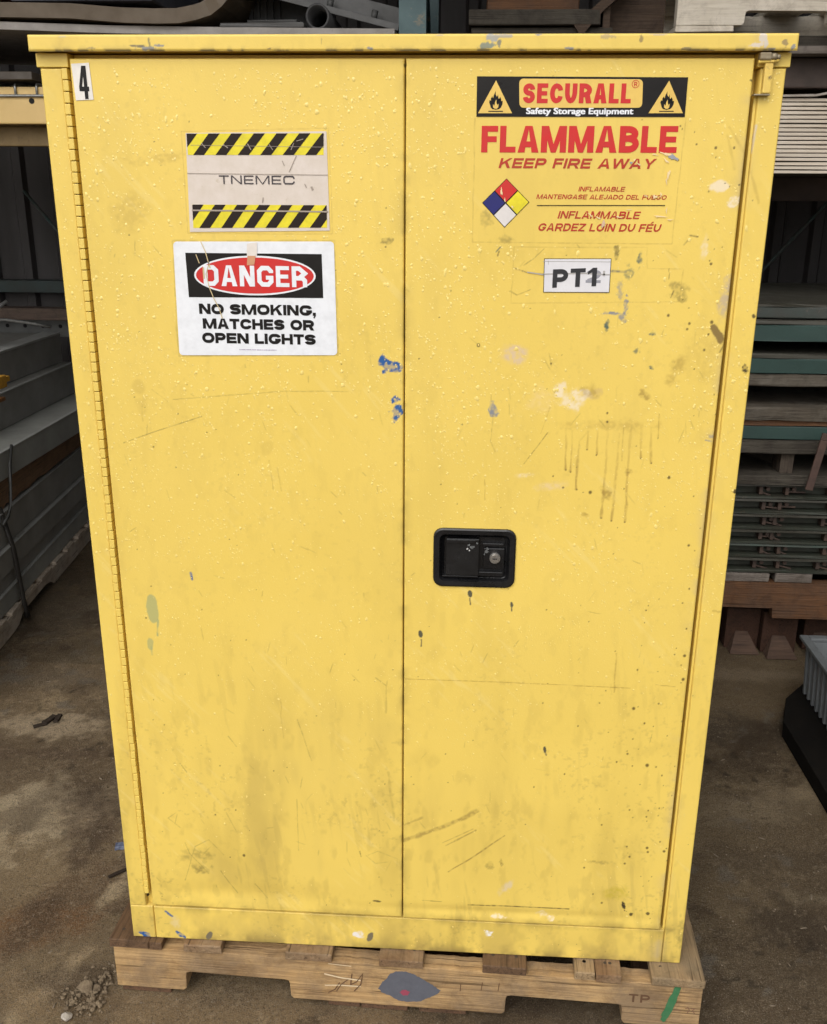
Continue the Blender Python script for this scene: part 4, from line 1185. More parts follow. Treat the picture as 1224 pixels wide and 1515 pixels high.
bd = beads(9000, 4).build('water_beads', M_drop, cab)
bd['kind'] = 'stuff'

# ------------------------------------------------------------------ ground
def ground_mat():
    m, nt, b = base_mat('wet_concrete')
    v = coords(nt)
    at = nd(nt, 'ShaderNodeAttribute', attribute_name='paint')
    fin = noise(nt, v, 70, 5, 0.72)
    grit = noise(nt, v, 420, 3, 0.7)
    col = mixc(nt, ramp(nt, fin, ((0.42, 0.0), (0.75, 0.40))), at.outputs['Color'], (.150, .118, .080))
    col = mixc(nt, ramp(nt, fin, ((0.28, 0.55), (0.46, 0.0))), col, (.030, .020, .012))
    col = mixc(nt, ramp(nt, grit, ((0.50, 0.0), (0.64, 0.75))), col, (.026, .017, .010))
    mid_ = noise(nt, v, 130, 4, 0.7)
    col = mixc(nt, ramp(nt, mid_, ((0.50, 0.0), (0.66, 0.55))), col, (.040, .028, .018))
    grain = noise(nt, v, 290, 3, 0.6)
    lum = nd(nt, 'ShaderNodeRGBToBW')
    nt.links.new(at.outputs['Color'], lum.inputs[0])
    gm = nd(nt, 'ShaderNodeMath', operation='MULTIPLY')
    nt.links.new(ramp(nt, grain, ((0.54, 0.0), (0.66, 1.0))), gm.inputs[0])
    nt.links.new(ramp(nt, lum.outputs[0], ((0.03, 0.22), (0.12, 0.95))), gm.inputs[1])
    col = mixc(nt, gm.outputs[0], col, (.25, .205, .145))
    # pale grit flecks, more where the dirt lies
    vo = nd(nt, 'ShaderNodeTexVoronoi')
    vo.inputs['Scale'].default_value = 95
    nt.links.new(v, vo.inputs['Vector'])
    dot = ramp(nt, vo.outputs['Distance'], ((0.10, 1.0), (0.17, 0.0)))
    sel = nd(nt, 'ShaderNodeSeparateColor')
    nt.links.new(vo.outputs['Color'], sel.inputs[0])
    pick = ramp(nt, sel.outputs[0], ((0.90, 0.0), (0.96, 0.8)))
    mu = nd(nt, 'ShaderNodeMath', operation='MULTIPLY')
    nt.links.new(dot, mu.inputs[0]); nt.links.new(pick, mu.inputs[1])
    col = mixc(nt, mu.outputs[0], col, (.34, .29, .22))
    nt.links.new(col, b.inputs['Base Color'])
    wet = noise(nt, v, 2.4, 4, 0.55, 0.8)
    nt.links.new(ramp(nt, wet, ((0.38, 0.30), (0.60, 0.75))), b.inputs['Roughness'])
    b.inputs['Specular IOR Level'].default_value = 0.24
    mx = nd(nt, 'ShaderNodeMath', operation='MULTIPLY_ADD')
    nt.links.new(fin, mx.inputs[0]); mx.inputs[1].default_value = 1.0
    nt.links.new(grit, mx.inputs[2])
    bump(nt, b, mx.outputs[0], 0.9, 0.005)
    return m
M_ground = ground_mat()
PATCH = [   # centre, half sizes (m), turn, colour, strength, softness
    ((-0.9601, 0.5509), .20, .16, 10, (.150, .126, .090), .75, .8), ((-1.1757, 1.0100), .16, .07, 0, (.150, .122, .088), .7, .8), ((-1.3261, 1.3052), .30, .10, 0, (.075, .060, .044), .6, .8), ((-1.0655, 0.8480), .26, .035, 4, (.050, .033, .021), .8, .7),
    ((-0.8466, 0.5877), .08, .16, 10, (.050, .033, .022), .7, .8), ((-0.7715, 0.2577), .14, .10, 30, (.058, .036, .021), .7, .8), ((-0.8591, 0.1649), .12, .07, 15, (.082, .042, .018), .7, .8), ((-0.7088, 0.2847), .025, .08, -15, (.165, .135, .092), .7, .7), ((-0.7205, 0.0362), .03, .09, -30, (.165, .130, .085), .6, .8), ((-0.7674, -0.0385), .10, .05, 0, (.100, .070, .040), .6, .8),
    ((-1.6409, 1.8385), .40, .40, 0, (.060, .050, .040), .6, .9), ((-0.4001, -0.0485), .30, .05, 0, (.085, .058, .032), .5, .8), ((0.1440, -0.0297), .30, .04, 0, (.090, .060, .032), .5, .8),
    ((1.0940, 1.4771), .22, .055, 0, (.120, .095, .066), .8, .7), ((1.0089, 1.0841), .20, .14, 0, (.045, .034, .024), .75, .8), ((0.9689, 0.7411), .20, .07, 8, (.120, .094, .062), .8, .9), ((1.0815, 0.8107), .10, .05, 0, (.16, .128, .085), .6, .9), ((0.8276, 0.4836), .20, .06, 0, (.062, .045, .029), .6, .8), ((0.8325, 0.2770), .16, .10, 0, (.042, .029, .019), .75, .8), ((0.7477, 0.1327), .20, .06, 0, (.068, .050, .032), .6, .8), ((0.9384, 0.3717), .06, .03, 0, (.11, .09, .06), .6, .8),
    ((0.5537, 0.0138), .30, .05, 0, (.075, .054, .034), .5, .8)]
def axis_pts(lo, hi, st):
    far = [8, 5, 3, 1.6, .9, .5, .25, .1]
    near = np.arange(lo, hi + st / 2, st)
    return np.concatenate([[lo - 220, lo - 90, lo - 35, lo - 15], [lo - f for f in far], near, [hi + f for f in far[::-1]], [hi + 15, hi + 35, hi + 90, hi + 220]])
gx, gy = axis_pts(-2.2, 1.9, .007), axis_pts(-.45, 2.6, .007)
GX, GY = np.meshgrid(gx, gy)
GC = np.empty(GX.shape + (3,))
big = sstep(.3, .7, fbm(GX, GY, .55, 410, 5))[..., None]
GC[:] = np.array((.060, .042, .025)) * (1 - big) + np.array((.094, .069, .041)) * big
for i, (c, rx, ry, an, col, st, soft) in enumerate(PATCH):
    x, y = GX - c[0], GY - c[1]
    ca, sa = math.cos(R(an)), math.sin(R(an))
    u, v = (x * ca + y * sa) / rx, (-x * sa + y * ca) / ry
    n = fbm(GX + i, GY, .11, 420 + i, 5) - .5
    n2 = fbm(GX - i, GY, .025, 440 + i, 4) - .5
    al = (sstep(1.3, 1.3 - 1.1 * soft, np.sqrt(u * u + v * v) + n * 2.2 + n2 * 1.3) * st)[..., None]
    GC[:] = GC * (1 - al) + np.array(col) * al
sand = sstep(.40, .72, fbm(GX, GY, .028, 470, 4)) * sstep(.42, .70, fbm(GX, GY, .36, 480, 4))
GC[:] = GC * (1 - .38 * sand[..., None]) + np.array((.150, .118, .076)) * .38 * sand[..., None]
damp = sstep(.48, .72, fbm(GX, GY, .10, 490, 5)) * sstep(.42, .6, fbm(GX, GY, .45, 495, 4))
GC[:] = GC * (1 - .55 * damp[..., None]) + np.array((.034, .022, .014)) * .55 * damp[..., None]
spk = .35 * sstep(.66, .80, fbm(GX, GY, .011, 500, 2))
GC[:] = GC * (1 - .5 * spk[..., None]) + np.array((.20, .165, .12)) * .5 * spk[..., None]
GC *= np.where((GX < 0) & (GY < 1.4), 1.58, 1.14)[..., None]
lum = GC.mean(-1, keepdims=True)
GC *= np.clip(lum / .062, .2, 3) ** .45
GC *= np.array((1.42, 1.37, 1.24))
pit = sstep(.70, .78, fbm(GX, GY, .030, 560, 3)) * sstep(.45, .6, fbm(GX, GY, .25, 565, 3))
GC *= (1 - .55 * pit)[..., None]
spl = sstep(.66, .72, fbm(GX, GY, .055, 570, 5)) * sstep(.5, .62, fbm(GX, GY, .5, 575, 3))
GC[:] = GC * (1 - .5 * spl[..., None]) + np.array((.17, .155, .13)) * .5 * spl[..., None]
GZ = .0030 * (fbm(GX, GY, .10, 520, 4) - .62) + .004 * sand * (fbm(GX, GY, .02, 530, 2) - .5)
GZ = np.minimum(GZ, 0.0012)
near = (np.abs(GX) < 2.4) & (GY > -.6) & (GY < 2.8)
GZ = np.where(near, GZ, 0)
me = bpy.data.meshes.new('ground')
idx = np.arange(GX.size).reshape(GX.shape)
F = np.stack([idx[:-1, :-1], idx[:-1, 1:], idx[1:, 1:], idx[1:, :-1]], -1).reshape(-1, 4)
me.vertices.add(GX.size)
me.vertices.foreach_set('co', np.stack([GX, GY, GZ], -1).astype(np.float32).ravel())
me.loops.add(F.size)
me.loops.foreach_set('vertex_index', F.astype(np.int32).ravel())
me.polygons.add(len(F))
me.polygons.foreach_set('loop_start', np.arange(0, F.size, 4, dtype=np.int32))
me.polygons.foreach_set('loop_total', np.full(len(F), 4, np.int32))
me.polygons.foreach_set('use_smooth', np.ones(len(F), bool))
at = me.attributes.new('paint', 'FLOAT_COLOR', 'POINT')
at.data.foreach_set('color', np.concatenate([GC.reshape(-1, 3), np.ones((GX.size, 1))], 1).astype(np.float32).ravel())
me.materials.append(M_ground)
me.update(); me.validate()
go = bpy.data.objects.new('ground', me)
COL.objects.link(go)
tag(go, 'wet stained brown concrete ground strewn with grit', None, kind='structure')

# ------------------------------------------------------------------ the pallet under the cabinet
W_pal = wood('pallet_wood', (.52, .345, .165), (.40, .245, .105), (.16, .09, .04), 'X', .8, (.22, .155, .095))
W_board = wood('board_wood', (.25, .15, .078), (.17, .098, .05), (.07, .042, .024), 'Y', .7, (.31, .22, .13))
W_board_l = wood('board_wood_pale', (.38, .27, .15), (.27, .18, .095), (.12, .075, .04), 'Y', .75, (.20, .15, .09))
W_board_d = wood('board_wood_wet', (.16, .095, .052), (.11, .064, .036), (.045, .028, .018), 'Y', .55)
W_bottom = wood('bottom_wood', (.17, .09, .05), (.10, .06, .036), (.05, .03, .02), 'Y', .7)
pal = thing('wooden_pallet', 'weathered notched-stringer pallet under the yellow cabinet, marked TP with green and blue paint', 'pallet', (0, 0, 0), R(-1.6))

def notched(y0, y1, x0, x1, zb, zt, nz, notches, chips=True):
    """stringer outline with two fork notches, rounded inner corners"""
    pts = [(x0, zt)]
    low = [(x0, zb)]
    for a, c in notches:
        r = .012
        low += [(a - .004, zb), (a + .002, zb + .006), (a + .003, nz - r), (a + r * .4, nz - r * .25), (a + r, nz), (c - r, nz - .002), (c - r * .4, nz - r * .3), (c - .002, nz - r), (c - .001, zb + .007), (c + .005, zb)]
    low.append((x1, zb))
    top = [(x1, zt)]
    n = 90
    topw = [(x1 + (x0 - x1) * i / n, zt + random.uniform(-.0012, .0008)) for i in range(1, n)]
    poly = [(x0, zt)] + low + top + topw
    m = MB()
    bm = bmesh.new()
    vs = [bm.verts.new((p[0], y0, p[1])) for p in poly]
    f = bm.faces.new(vs)
    ext = bmesh.ops.extrude_face_region(bm, geom=[f])
    for e in ext['geom']:
        if isinstance(e, bmesh.types.BMVert):
            e.co.y = y1
    ed = [e for e in bm.edges if len(e.link_faces) == 2 and e.calc_face_angle(0) > .8 and abs(e.verts[0].co.y - e.verts[1].co.y) < .001]
    bmesh.ops.bevel(bm, geom=ed, offset=.0022, segments=2, profile=.6, affect='EDGES')
    bmesh.ops.triangulate(bm, faces=[q for q in bm.faces if len(q.verts) > 6])
    bm.verts.index_update()
    m.add([v.co[:] for v in bm.verts], [[v.index for v in q.verts] for q in bm.faces])
    bm.free()
    return m

PZ0, PZ1, PNZ = .018, .1205, .066
PFY = -.0215                      # front face of the front stringer
NOT = [(-0.4439, -0.2243), (0.2050, 0.4375)]
stf = notched(PFY, PFY + .038, -.588, .586, PZ0, PZ1, PNZ, NOT)
# paint and writing on the front stringer
blob, lett, spray, scrib = MB(), MB(), MB(), MB()
def mark(pts_list, mi, y=PFY - .0006):
    for k, pg in enumerate(pts_list):
        poly_at(spray if mi == 3 else scrib, pg, y - .00002 * (k % 8), mi)
def fan(c, pts, mi, y=PFY - .0006):
    rag = []
    for i in range(len(pts)):
        a_, b_ = pts[i], pts[(i + 1) % len(pts)]
        for k in range(6):
            t = k / 6
            rag.append((a_[0] + (b_[0] - a_[0]) * t + random.uniform(-.0011, .0011), a_[1] + (b_[1] - a_[1]) * t + random.uniform(-.0009, .0009)))
    pts = rag
    for i in range(len(pts)):
        poly_at(blob, [c, pts[i], pts[(i + 1) % len(pts)]], y, mi)
fan((0.0135, 0.0711), [(-0.0463, 0.0604), (-0.0380, 0.0783), (-0.0299, 0.0859), (-0.0231, 0.1001), (-0.0109, 0.1063), (0.0080, 0.1080), (0.0241, 0.1027), (0.0458, 0.0894), (0.0621, 0.0791), (0.0784, 0.0670), (0.0718, 0.0561), (0.0544, 0.0458), (0.0382, 0.0357), (0.0164, 0.0319), (-0.0054, 0.0333), (-0.0245, 0.0453), (-0.0395, 0.0508)], 0)
fan((0.0068, 0.0551), [(-0.0027, 0.0542), (0.0013, 0.0615), (0.0095, 0.0622), (0.0163, 0.0577), (0.0136, 0.0489), (0.0041, 0.0480)], 1, PFY - .0010)
lettering(lett, 'TP', *X2((0.4466, 0.0931), (0.4872, 0.0734)), PFY - .0007, .21, 1.0, .22, mi=2)
ga, gb = (0.5384, 0.1233), (0.5145, 0.0285)
for k in range(34):     # sprayed stripe: many thin passes, ragged at the edges and ends
    o = random.gauss(0, .0042)
    t0, t1 = sorted((random.uniform(-.02, .35), random.uniform(.6, 1.02)))
    if abs(o) > .006:
        t0, t1 = t0 + .15, t1 - random.uniform(0, .3)
    pts = [(ga[0] + (gb[0] - ga[0]) * t + o + random.uniform(-.0008, .0008) + .003 * math.sin(t * 3), ga[1] + (gb[1] - ga[1]) * t) for t in [t0 + (t1 - t0) * i / 5 for i in range(6)]]
    mark(stroke(pts, random.uniform(.0015, .0042)), 3, PFY - .0006 - .00004 * k)
for q, w, mi in (([(-0.1241, 0.0687), (-0.1341, 0.0505), (-0.1481, 0.0406)], .0022, 2), ([(-0.1062, 0.0789), (-0.1215, 0.0638), (-0.1314, 0.0456)], .0020, 2), ([(-0.0991, 0.0931), (-0.1022, 0.0655), (-0.0898, 0.0735), (-0.0773, 0.0951), (-0.0817, 0.0674), (-0.0956, 0.0489)], .0022, 2),
                 ([(-0.1552, 0.0880), (-0.1212, 0.0809), (-0.0816, 0.0777)], .0030, 4), ([(-0.1545, 0.0590), (-0.1215, 0.0620), (-0.0818, 0.0623)], .0026, 4), ([(-0.1464, 0.1143), (-0.1002, 0.1117)], .0016, 4),
                 ([(0.1183, 0.0877), (0.1174, 0.0689)], .0016, 2), ([(0.1609, 0.0950), (0.1588, 0.0745)], .0016, 2), ([(0.1941, 0.0964), (0.1921, 0.0759)], .0016, 2), ([(0.5362, 0.0629), (0.5479, 0.0623)], .0014, 5),
                 ([(0.5566, 0.0666), (0.5614, 0.0704), (0.5646, 0.0640), (0.5603, 0.0551)], .0016, 5), ([(0.5669, 0.0675), (0.5746, 0.0683), (0.5699, 0.0628), (0.5757, 0.0566)], .0016, 5)):
    mark(stroke(q, w), mi, PFY - .0011)
off = len(stf.v)
sm = stf.build('stringer', W_pal, pal)
MK = [worn('blue_grey_paint', (.112, .118, .142), (.092, .096, .116), .6, 40, (.16, .15, .15), .15), flat('pink_spot', (.32, .06, .10), .6), flat('burnt_brown', (.12, .06, .028), .8),
                              worn('green_spray', (.03, .15, .055), (.06, .18, .08), .7, 120, (.30, .24, .13), .25), flat('fresh_splinter', (.72, .58, .38), .7), flat('stamp_brown', (.20, .10, .06), .8)]
blob.build('paint_blob', MK, sm)
lett.build('stamp_lettering', MK, sm)
spray.build('spray_stripe', MK, sm)
scrib.build('scribble', MK, sm)
for y in (.42, .86):
    notched(y, y + .038, -.586, .586, PZ0, PZ1, PNZ, NOT).build('stringer', W_pal, pal)
TZ0, TZ1 = .1212, .1396
def deck(x0, x1, y0, mat, y1=.92, split=None, skew=0.0):
    m = MB()
    m.box(x0, x1, y0, y1, TZ0, TZ1, 0, .0022, .0007, 14)
    for yy in (.0, .44, .88):
        for xx in (x0 + .02, x1 - .02):
            m.tube([(xx, yy + .004, TZ1 - .001), (xx, yy + .004, TZ1 + .0004)], .0035, 8, 1)
    o = m.build('deck_board', [mat, flat('nail_head', (.05, .035, .025), .6)], pal)
    return o
deck(-0.5932, -0.5113, -0.0262, W_board_d)
deck(-0.5098, -0.4839, -0.0271, W_board_d)
deck(-0.4390, -0.3621, -0.0266, W_board)
deck(-0.2321, -0.1389, -0.0273, W_board)
deck(-0.0442, 0.0431, -0.0274, W_board)
deck(0.1601, 0.2459, -0.0257, W_board_d)
deck(0.3390, 0.3784, -0.0255, W_board_l)
deck(0.3794, 0.4287, -0.0280, W_board)
deck(0.4864, 0.5879, -0.0263, W_board_l)
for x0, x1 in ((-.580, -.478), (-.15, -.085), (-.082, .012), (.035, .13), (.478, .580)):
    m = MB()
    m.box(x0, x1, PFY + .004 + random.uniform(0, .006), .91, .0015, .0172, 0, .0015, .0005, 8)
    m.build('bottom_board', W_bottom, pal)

# ------------------------------------------------------------------ small things on the ground
bt = MB()
bt.tube([(0, 0, .008), (.022, -.002, .0075)], .0042, 12)
bt.tube([(.0215, -.002, .0085), (.0255, -.0024, .0085)], [.0085, .0078], 6)
bt.tube([(.0255, -.0024, .0085), (.031, -.003, .0083)], .0042, 12)
bo = bt.build('bolt', worn('dull_zinc', (.42, .42, .40), (.28, .27, .25), .35, 200, (.15, .09, .05), .2, .8, .3), None, at=(0.6950, 0.4873, 0))
bo.rotation_euler = (0, 0, R(-6))
tag(bo, 'short grey bolt with its nut lying on the wet concrete right of the cabinet', 'bolt')

def stone_mesh(r, flatn=.6, seed=0, sub=3):
    rs = random.Random(seed)
    bm = bmesh.new()
    bmesh.ops.create_icosphere(bm, subdivisions=sub, radius=r)
    ax = [Vector((rs.uniform(-1, 1), rs.uniform(-1, 1), rs.uniform(-1, 1))).normalized() for _ in range(16)]
    cut = [rs.uniform(.50, .85) * r for _ in ax]
    for v in bm.verts:
        for a, c in zip(ax, cut):
            d_ = v.co.dot(a)
            if d_ > c:
                v.co -= a * (d_ - c)
        v.co *= 1 + rs.uniform(-.03, .03)
        v.co.z *= flatn
    bm.verts.index_update()
    vs = [tuple(v.co) for v in bm.verts]
    fs = [[v.index for v in f.verts] for f in bm.faces]
    bm.free()
    return vs, fs
M_stone = worn('pale_rubble', (.22, .165, .10), (.12, .085, .052), .9, 90, (.32, .26, .18), .2, bmp=1.0, fine=420)
def stone(name, x, y, r, label, fl=.6, seed=0, group=None, mat=None):
    vs, fs = stone_mesh(r, fl, seed)
    m = MB()
    m.add(vs, fs)
    lo = min(v[2] for v in vs)
    o = m.build(name, mat or M_stone)
    o.location = (x, y, -lo * .8)
    tag(o, label, 'stone', group)
    return o
RUB = 'broken concrete lumps beside the pallet'
for i, ((x, y), r, fl, lab) in enumerate([((-0.6598, -0.0034), 0.019, 0.70, 'largest pale concrete lump beside the left end of the pallet'), ((-0.6320, 0.0182), 0.008, 0.80, 'small pale lump against the left end of the pallet'), ((-0.6325, -0.0297), 0.010, 0.60, 'flat pale lump in front of the largest one'), ((-0.6301, 0.0402), 0.007, 0.70, 'small lump touching the pallet corner'), ((-0.6739, -0.0358), 0.008, 0.60, 'pale lump at the outer left of the rubble'), ((-0.6147, -0.0093), 0.008, 0.60, 'brownish lump under the pallet corner'), ((-0.6679, 0.0249), 0.007, 0.60, 'small lump behind the largest one'), ((-0.6367, -0.0001), 0.010, 0.70, 'pale lump between the largest one and the pallet'), ((-0.6508, -0.0548), 0.007, 0.50, 'flat crumb at the front of the rubble')]):
    stone('concrete_lump', x, y, r, lab, fl, 40 + i, RUB)
stone('pebble', -0.6673, -0.0760, .012, 'single pale pebble at the very bottom left of the picture', .7, 77, None, worn('pale_pebble', (.42, .38, .33), (.33, .29, .24), .7, 80))

def chip(x, y, L, w, h, rot, label, mat, nm='wood_chip', group=None):
    m = MB()
    m.box(-L / 2, L / 2, -w / 2, w / 2, .001, h, 0, min(w, h) * .2, min(w, h) * .12, 3)
    o = m.build(nm, mat)
    o.location = (x, y, 0)
    o.rotation_euler = (0, 0, R(rot))
    tag(o, label, 'debris', group)
    return o
M_chip = wood('chip_wood', (.035, .024, .016), (.022, .015, .010), (.010, .007, .005), 'X', .8)
chip(-1.1740, 1.0261, 0.05, 0.02, 0.008, 70, 'dark wood chip on the ground at the left, middle of three', M_chip, group='dark wood chips on the ground')
chip(-1.1521, 1.0357, 0.045, 0.014, 0.007, 95, 'slim dark wood chip on the ground at the left, nearest the cabinet', M_chip, group='dark wood chips on the ground')
chip(-1.1898, 0.9931, 0.04, 0.016, 0.006, 35, 'short dark wood chip on the ground at the left, farthest from the cabinet', M_chip, group='dark wood chips on the ground')
chip(-0.7087, 0.3534, .065, .008, .006, 42, 'thin black stick on the ground against the left foot of the cabinet', M_chip, 'stick')
chip(-0.7401, 0.4423, .03, .018, .012, 10, 'crumpled dark blue scrap on the ground beside the cabinet', worn('blue_scrap', (.03, .045, .10), (.20, .22, .28), .5, 60), 'plastic_scrap')
# loose grit
rs = np.random.default_rng(21)
gv, gf = [], []
def grit(n, xr, yr, smin, smax):
    shp = [stone_mesh(1.0, .65, 200 + i, 1) for i in range(5)]
    for _ in range(n):
        x, y = rs.uniform(*xr), rs.uniform(*yr)
        if abs(x) < .59 and -.03 < y < .93:
            continue
        if vnoise(np.array(x), np.array(y), .22, 400) * .7 + vnoise(np.array(x), np.array(y), .07, 401) * .3 < rs.uniform(.25, .75):
            continue
        r = smin + (smax - smin) * rs.random() ** 6
        vs, fs = shp[rs.integers(5)]
        a = rs.uniform(0, 6.28)
        b0 = len(gv)
        el = rs.uniform(2.5, 6) if rs.random() < .10 else 1.0
        for vx, vy, vz in vs:
            vx = vx * el
            gv.append((x + r * (vx * math.cos(a) - vy * math.sin(a)), y + r * (vx * math.sin(a) + vy * math.cos(a)), r * .4 + r * vz))
        gf.extend([[i + b0 for i in f] for f in fs])
grit(5200, (-1.5, -.45), (-.25, 1.4), .0006, .0038)
grit(4200, (.5, 1.4), (-.25, 1.7), .0006, .0032)
grit(1100, (-.6, .6), (-.35, -.0), .0006, .0034)
cv, cf = [], []
shp = [stone_mesh(1.0, .7, 300 + i, 2) for i in range(6)]
for _ in range(260):
    px0, py0 = [(-0.6612, -0.0070), (-0.6526, 0.0078), (-0.6656, -0.0284), (-0.6350, -0.0159), (-0.6341, 0.0198), (-0.6684, -0.0458), (-0.6424, -0.0406), (-0.6165, -0.0424), (-0.6295, 0.0347), (-0.6946, -0.0163), (-0.6468, -0.0579)][rs.integers(len([(-0.6612, -0.0070), (-0.6526, 0.0078), (-0.6656, -0.0284), (-0.6350, -0.0159), (-0.6341, 0.0198), (-0.6684, -0.0458), (-0.6424, -0.0406), (-0.6165, -0.0424), (-0.6295, 0.0347), (-0.6946, -0.0163), (-0.6468, -0.0579)]))]
    x, y = px0 + rs.normal(0, .013), py0 + rs.normal(0, .011)
    r = .0012 + .0062 * rs.random() ** 2.5
    vs, fs = shp[rs.integers(6)]
    a = rs.uniform(0, 6.28)
    lift = .004 * math.exp(-((x - px0) ** 2 + (y - py0) ** 2) / .0002)
    b0 = len(cv)
    cv += [(x + r * (vx * math.cos(a) - vy * math.sin(a)), y + r * (vx * math.sin(a) + vy * math.cos(a)), lift + r * (.35 + vz)) for vx, vy, vz in vs]
    cf += [[i + b0 for i in f] for f in fs]
m = MB()
m.add(cv, cf)
ru = m.build('crumbled_concrete', M_stone)
tag(ru, 'crumbs of broken tan concrete heaped by the left end of the pallet', 'rubble', kind='stuff')
m = MB()
m.add(gv, gf)
gr = m.build('grit', worn('grit_stone', (.26, .21, .15), (.08, .058, .036), .8, 25, (.48, .42, .34), .16, bmp=0))
tag(gr, 'pale sand and grit scattered over the wet concrete', 'grit', kind='stuff')

# ------------------------------------------------------------------ the open shed behind
shed = thing('open_shed', 'dark open-fronted metal shed sheltering the stacked materials behind the cabinet, cover and sides unseen and added for shade', 'shed', (0, 3.5, 0))
def ribbed(x0, x1, z0, z1, y, pitch=.19, depth=.028, horizontal=None):
    m = MB()
    prof = []
    x = x0
    while x < x1:
        prof += [(x, 0), (x + pitch * .62, 0), (x + pitch * .70, -depth), (x + pitch * .92, -depth)]
        x += pitch
    n = len(prof)
    vs = [(p[0], y + p[1], z0) for p in prof] + [(p[0], y + p[1], z1) for p in prof]
    vs += [(p[0], y + p[1] + .004, z0) for p in prof] + [(p[0], y + p[1] + .004, z1) for p in prof]
    fs = [[i, i + 1, n + i + 1, n + i] for i in range(n - 1)] + [[2 * n + i, 3 * n + i, 3 * n + i + 1, 2 * n + i + 1] for i in range(n - 1)]
    m.add(vs, fs)
    return m
M_siding = worn('dark_siding', (.052, .046, .046), (.034, .030, .029), .6, 3, (.065, .044, .032), .25, bmp=.2, stretch=(1, 1, .2))
M_roof = worn('roof_sheet', (.12, .12, .12), (.07, .065, .06), .6, 2)
M_post = worn('shed_post', (.10, .07, .055), (.06, .045, .04), .6, 8, (.14, .08, .05), .3)
ribbed(-5.2, 5.2, .04, 3.75, 3.5).build('back_wall', M_siding, shed)
rf = MB()
rf.prism([(.38, 3.10), (3.7, 3.72), (3.7, 3.76), (.38, 3.14)], 'x', -5.4, 5.4)  # unseen cover, its front edge placed to darken the background
rf.build('shade_roof', M_roof, shed)
for sx in (-5.25, 5.25):
    sw = MB()
    sw.box(sx - .02, sx + .02, .95, 3.48, .03, 3.18, 0)  # unseen side added to darken the shed
    sw.build('shade_side_wall', M_siding, shed)
for px_ in (-4.9, 4.9):
    ps = MB()
    ps.box(px_ - .06, px_ + .06, .40, .49, 0, 3.09, 0, .004)
    ps.build('post', M_post, shed)
girt = MB()
for z in (1.09, 2.0):
    girt.box(-5.1, 5.1, 3.38, 3.47, z - .03, z + .03, 0, .003)
girt.build('girt', worn('girt_teal', (.035, .06, .058), (.05, .055, .05), .6, 6), shed)

# ------------------------------------------------------------------ storage rack
M_teal = worn('rack_teal', (.075, .14, .15), (.055, .10, .11), .5, 6, (.24, .20, .13), .30, bmp=.2)
M_beam = worn('rack_beam_yellow', (.74, .52, .21), (.66, .46, .18), .5, 10, (.34, .22, .10), .12, bmp=.15)
M_beam_dull = worn('rack_beam_dull', (.26, .18, .07), (.18, .12, .05), .6, 12, (.10, .06, .03), .3)
M_wire = worn('wire_grey', (.34, .34, .33), (.22, .22, .21), .4, 60, None, 0, .5, .2)
RY = 1.6
rack = thing('pallet_rack', 'teal pallet rack with a yellow beam and wire deck, standing behind the cabinet', 'rack', (0, RY, 0))
for ux in (-2.70, -.128, 2.46):
    for uy in (RY, RY + 1.0):
        u = MB()
        u.box(ux, ux + .080, uy, uy + .003, 0, 2.9, 0)
        u.box(ux, ux + .003, uy + .0035, uy + .075, 0, 2.9, 0)
        u.box(ux + .077, ux + .080, uy + .0035, uy + .075, 0, 2.9, 0)
        o = u.build('upright', M_teal, rack)
    bq = MB()
    zz = .25
    sgn = 1
    for k in range(4):
        a, c = (RY + .08, RY + .99) if sgn > 0 else (RY + .99, RY + .08)
        bq.tube([(ux + .04, a, zz), (ux + .04, c, zz + .62)], .014, 8)
        zz += .62
        sgn = -sgn
    bq.build('brace', M_teal, rack)
def beam(x0, x1, y, z0, z1, mat, hole=None):
    m = MB()
    m.box(x0, x1, y, y + .045, z0, z1, 0, .004)
    m.build('beam', mat, rack)
    if hole:
        hm = MB()
        hm.tube([(hole, y - .0012, z0 + (z1 - z0) * .62), (hole, y + .001, z0 + (z1 - z0) * .62)], .0085, 14)
        hm.build('bolt_hole', flat('hole_black', (.006, .005, .004), .8), rack)
beam(-2.62, -.132, RY + .0, 1.762, 1.868, M_beam, -1.262)
beam(-2.62, -.132, RY + .075, 1.700, 1.759, M_beam_dull)  # recessed lower strip in a darker yellow than the front beam
beam(-2.62, -.132, RY + .95, 1.762, 1.868, M_beam_dull)
beam(-.045, 2.455, RY + .62, 1.545, 1.628, worn('beam_rust', (.06, .035, .025), (.04, .028, .022), .6, 9))
beam(-.045, 2.455, RY + .95, 1.545, 1.628, M_beam_dull)
beam(-.045, 2.455, RY + .06, 1.872, 1.955, worn('beam_rust', (.06, .035, .025), (.04, .028, .022), .6, 9))
beam(-.045, 2.455, RY + .95, 1.872, 1.955, M_beam_dull)
wd = MB()
wd.tube([(-2.6, RY - .006, 1.842), (-.14, RY - .006, 1.842)], .0042, 8)
x = -2.585
while x < -.15:
    wd.tube([(x, RY + .98, 1.876), (x, RY + .02, 1.876), (x, RY - .002, 1.874), (x, RY - .0048, 1.868), (x, RY - .0048, 1.838)], .0036, 6)
    x += .0672
for k in range(1, 9):
    wd.tube([(-2.6, RY + .115 * k, 1.881), (-.14, RY + .115 * k, 1.881)], .0036, 6)
wd.build('wire_deck', M_wire, rack)
for y0_, p0, p1 in ((3.20, (-2.05, 1.56), (-1.60, .99)), (3.20, (1.30, 1.02), (1.95, 1.80))):
    rd = MB()
    rd.tube([(p0[0], y0_, p0[1]), (p1[0], y0_, p1[1])], .008, 8)
    rd.build('cross_rod', worn('rod_teal', (.06, .11, .11), (.10, .10, .09), .5, 20), shed)

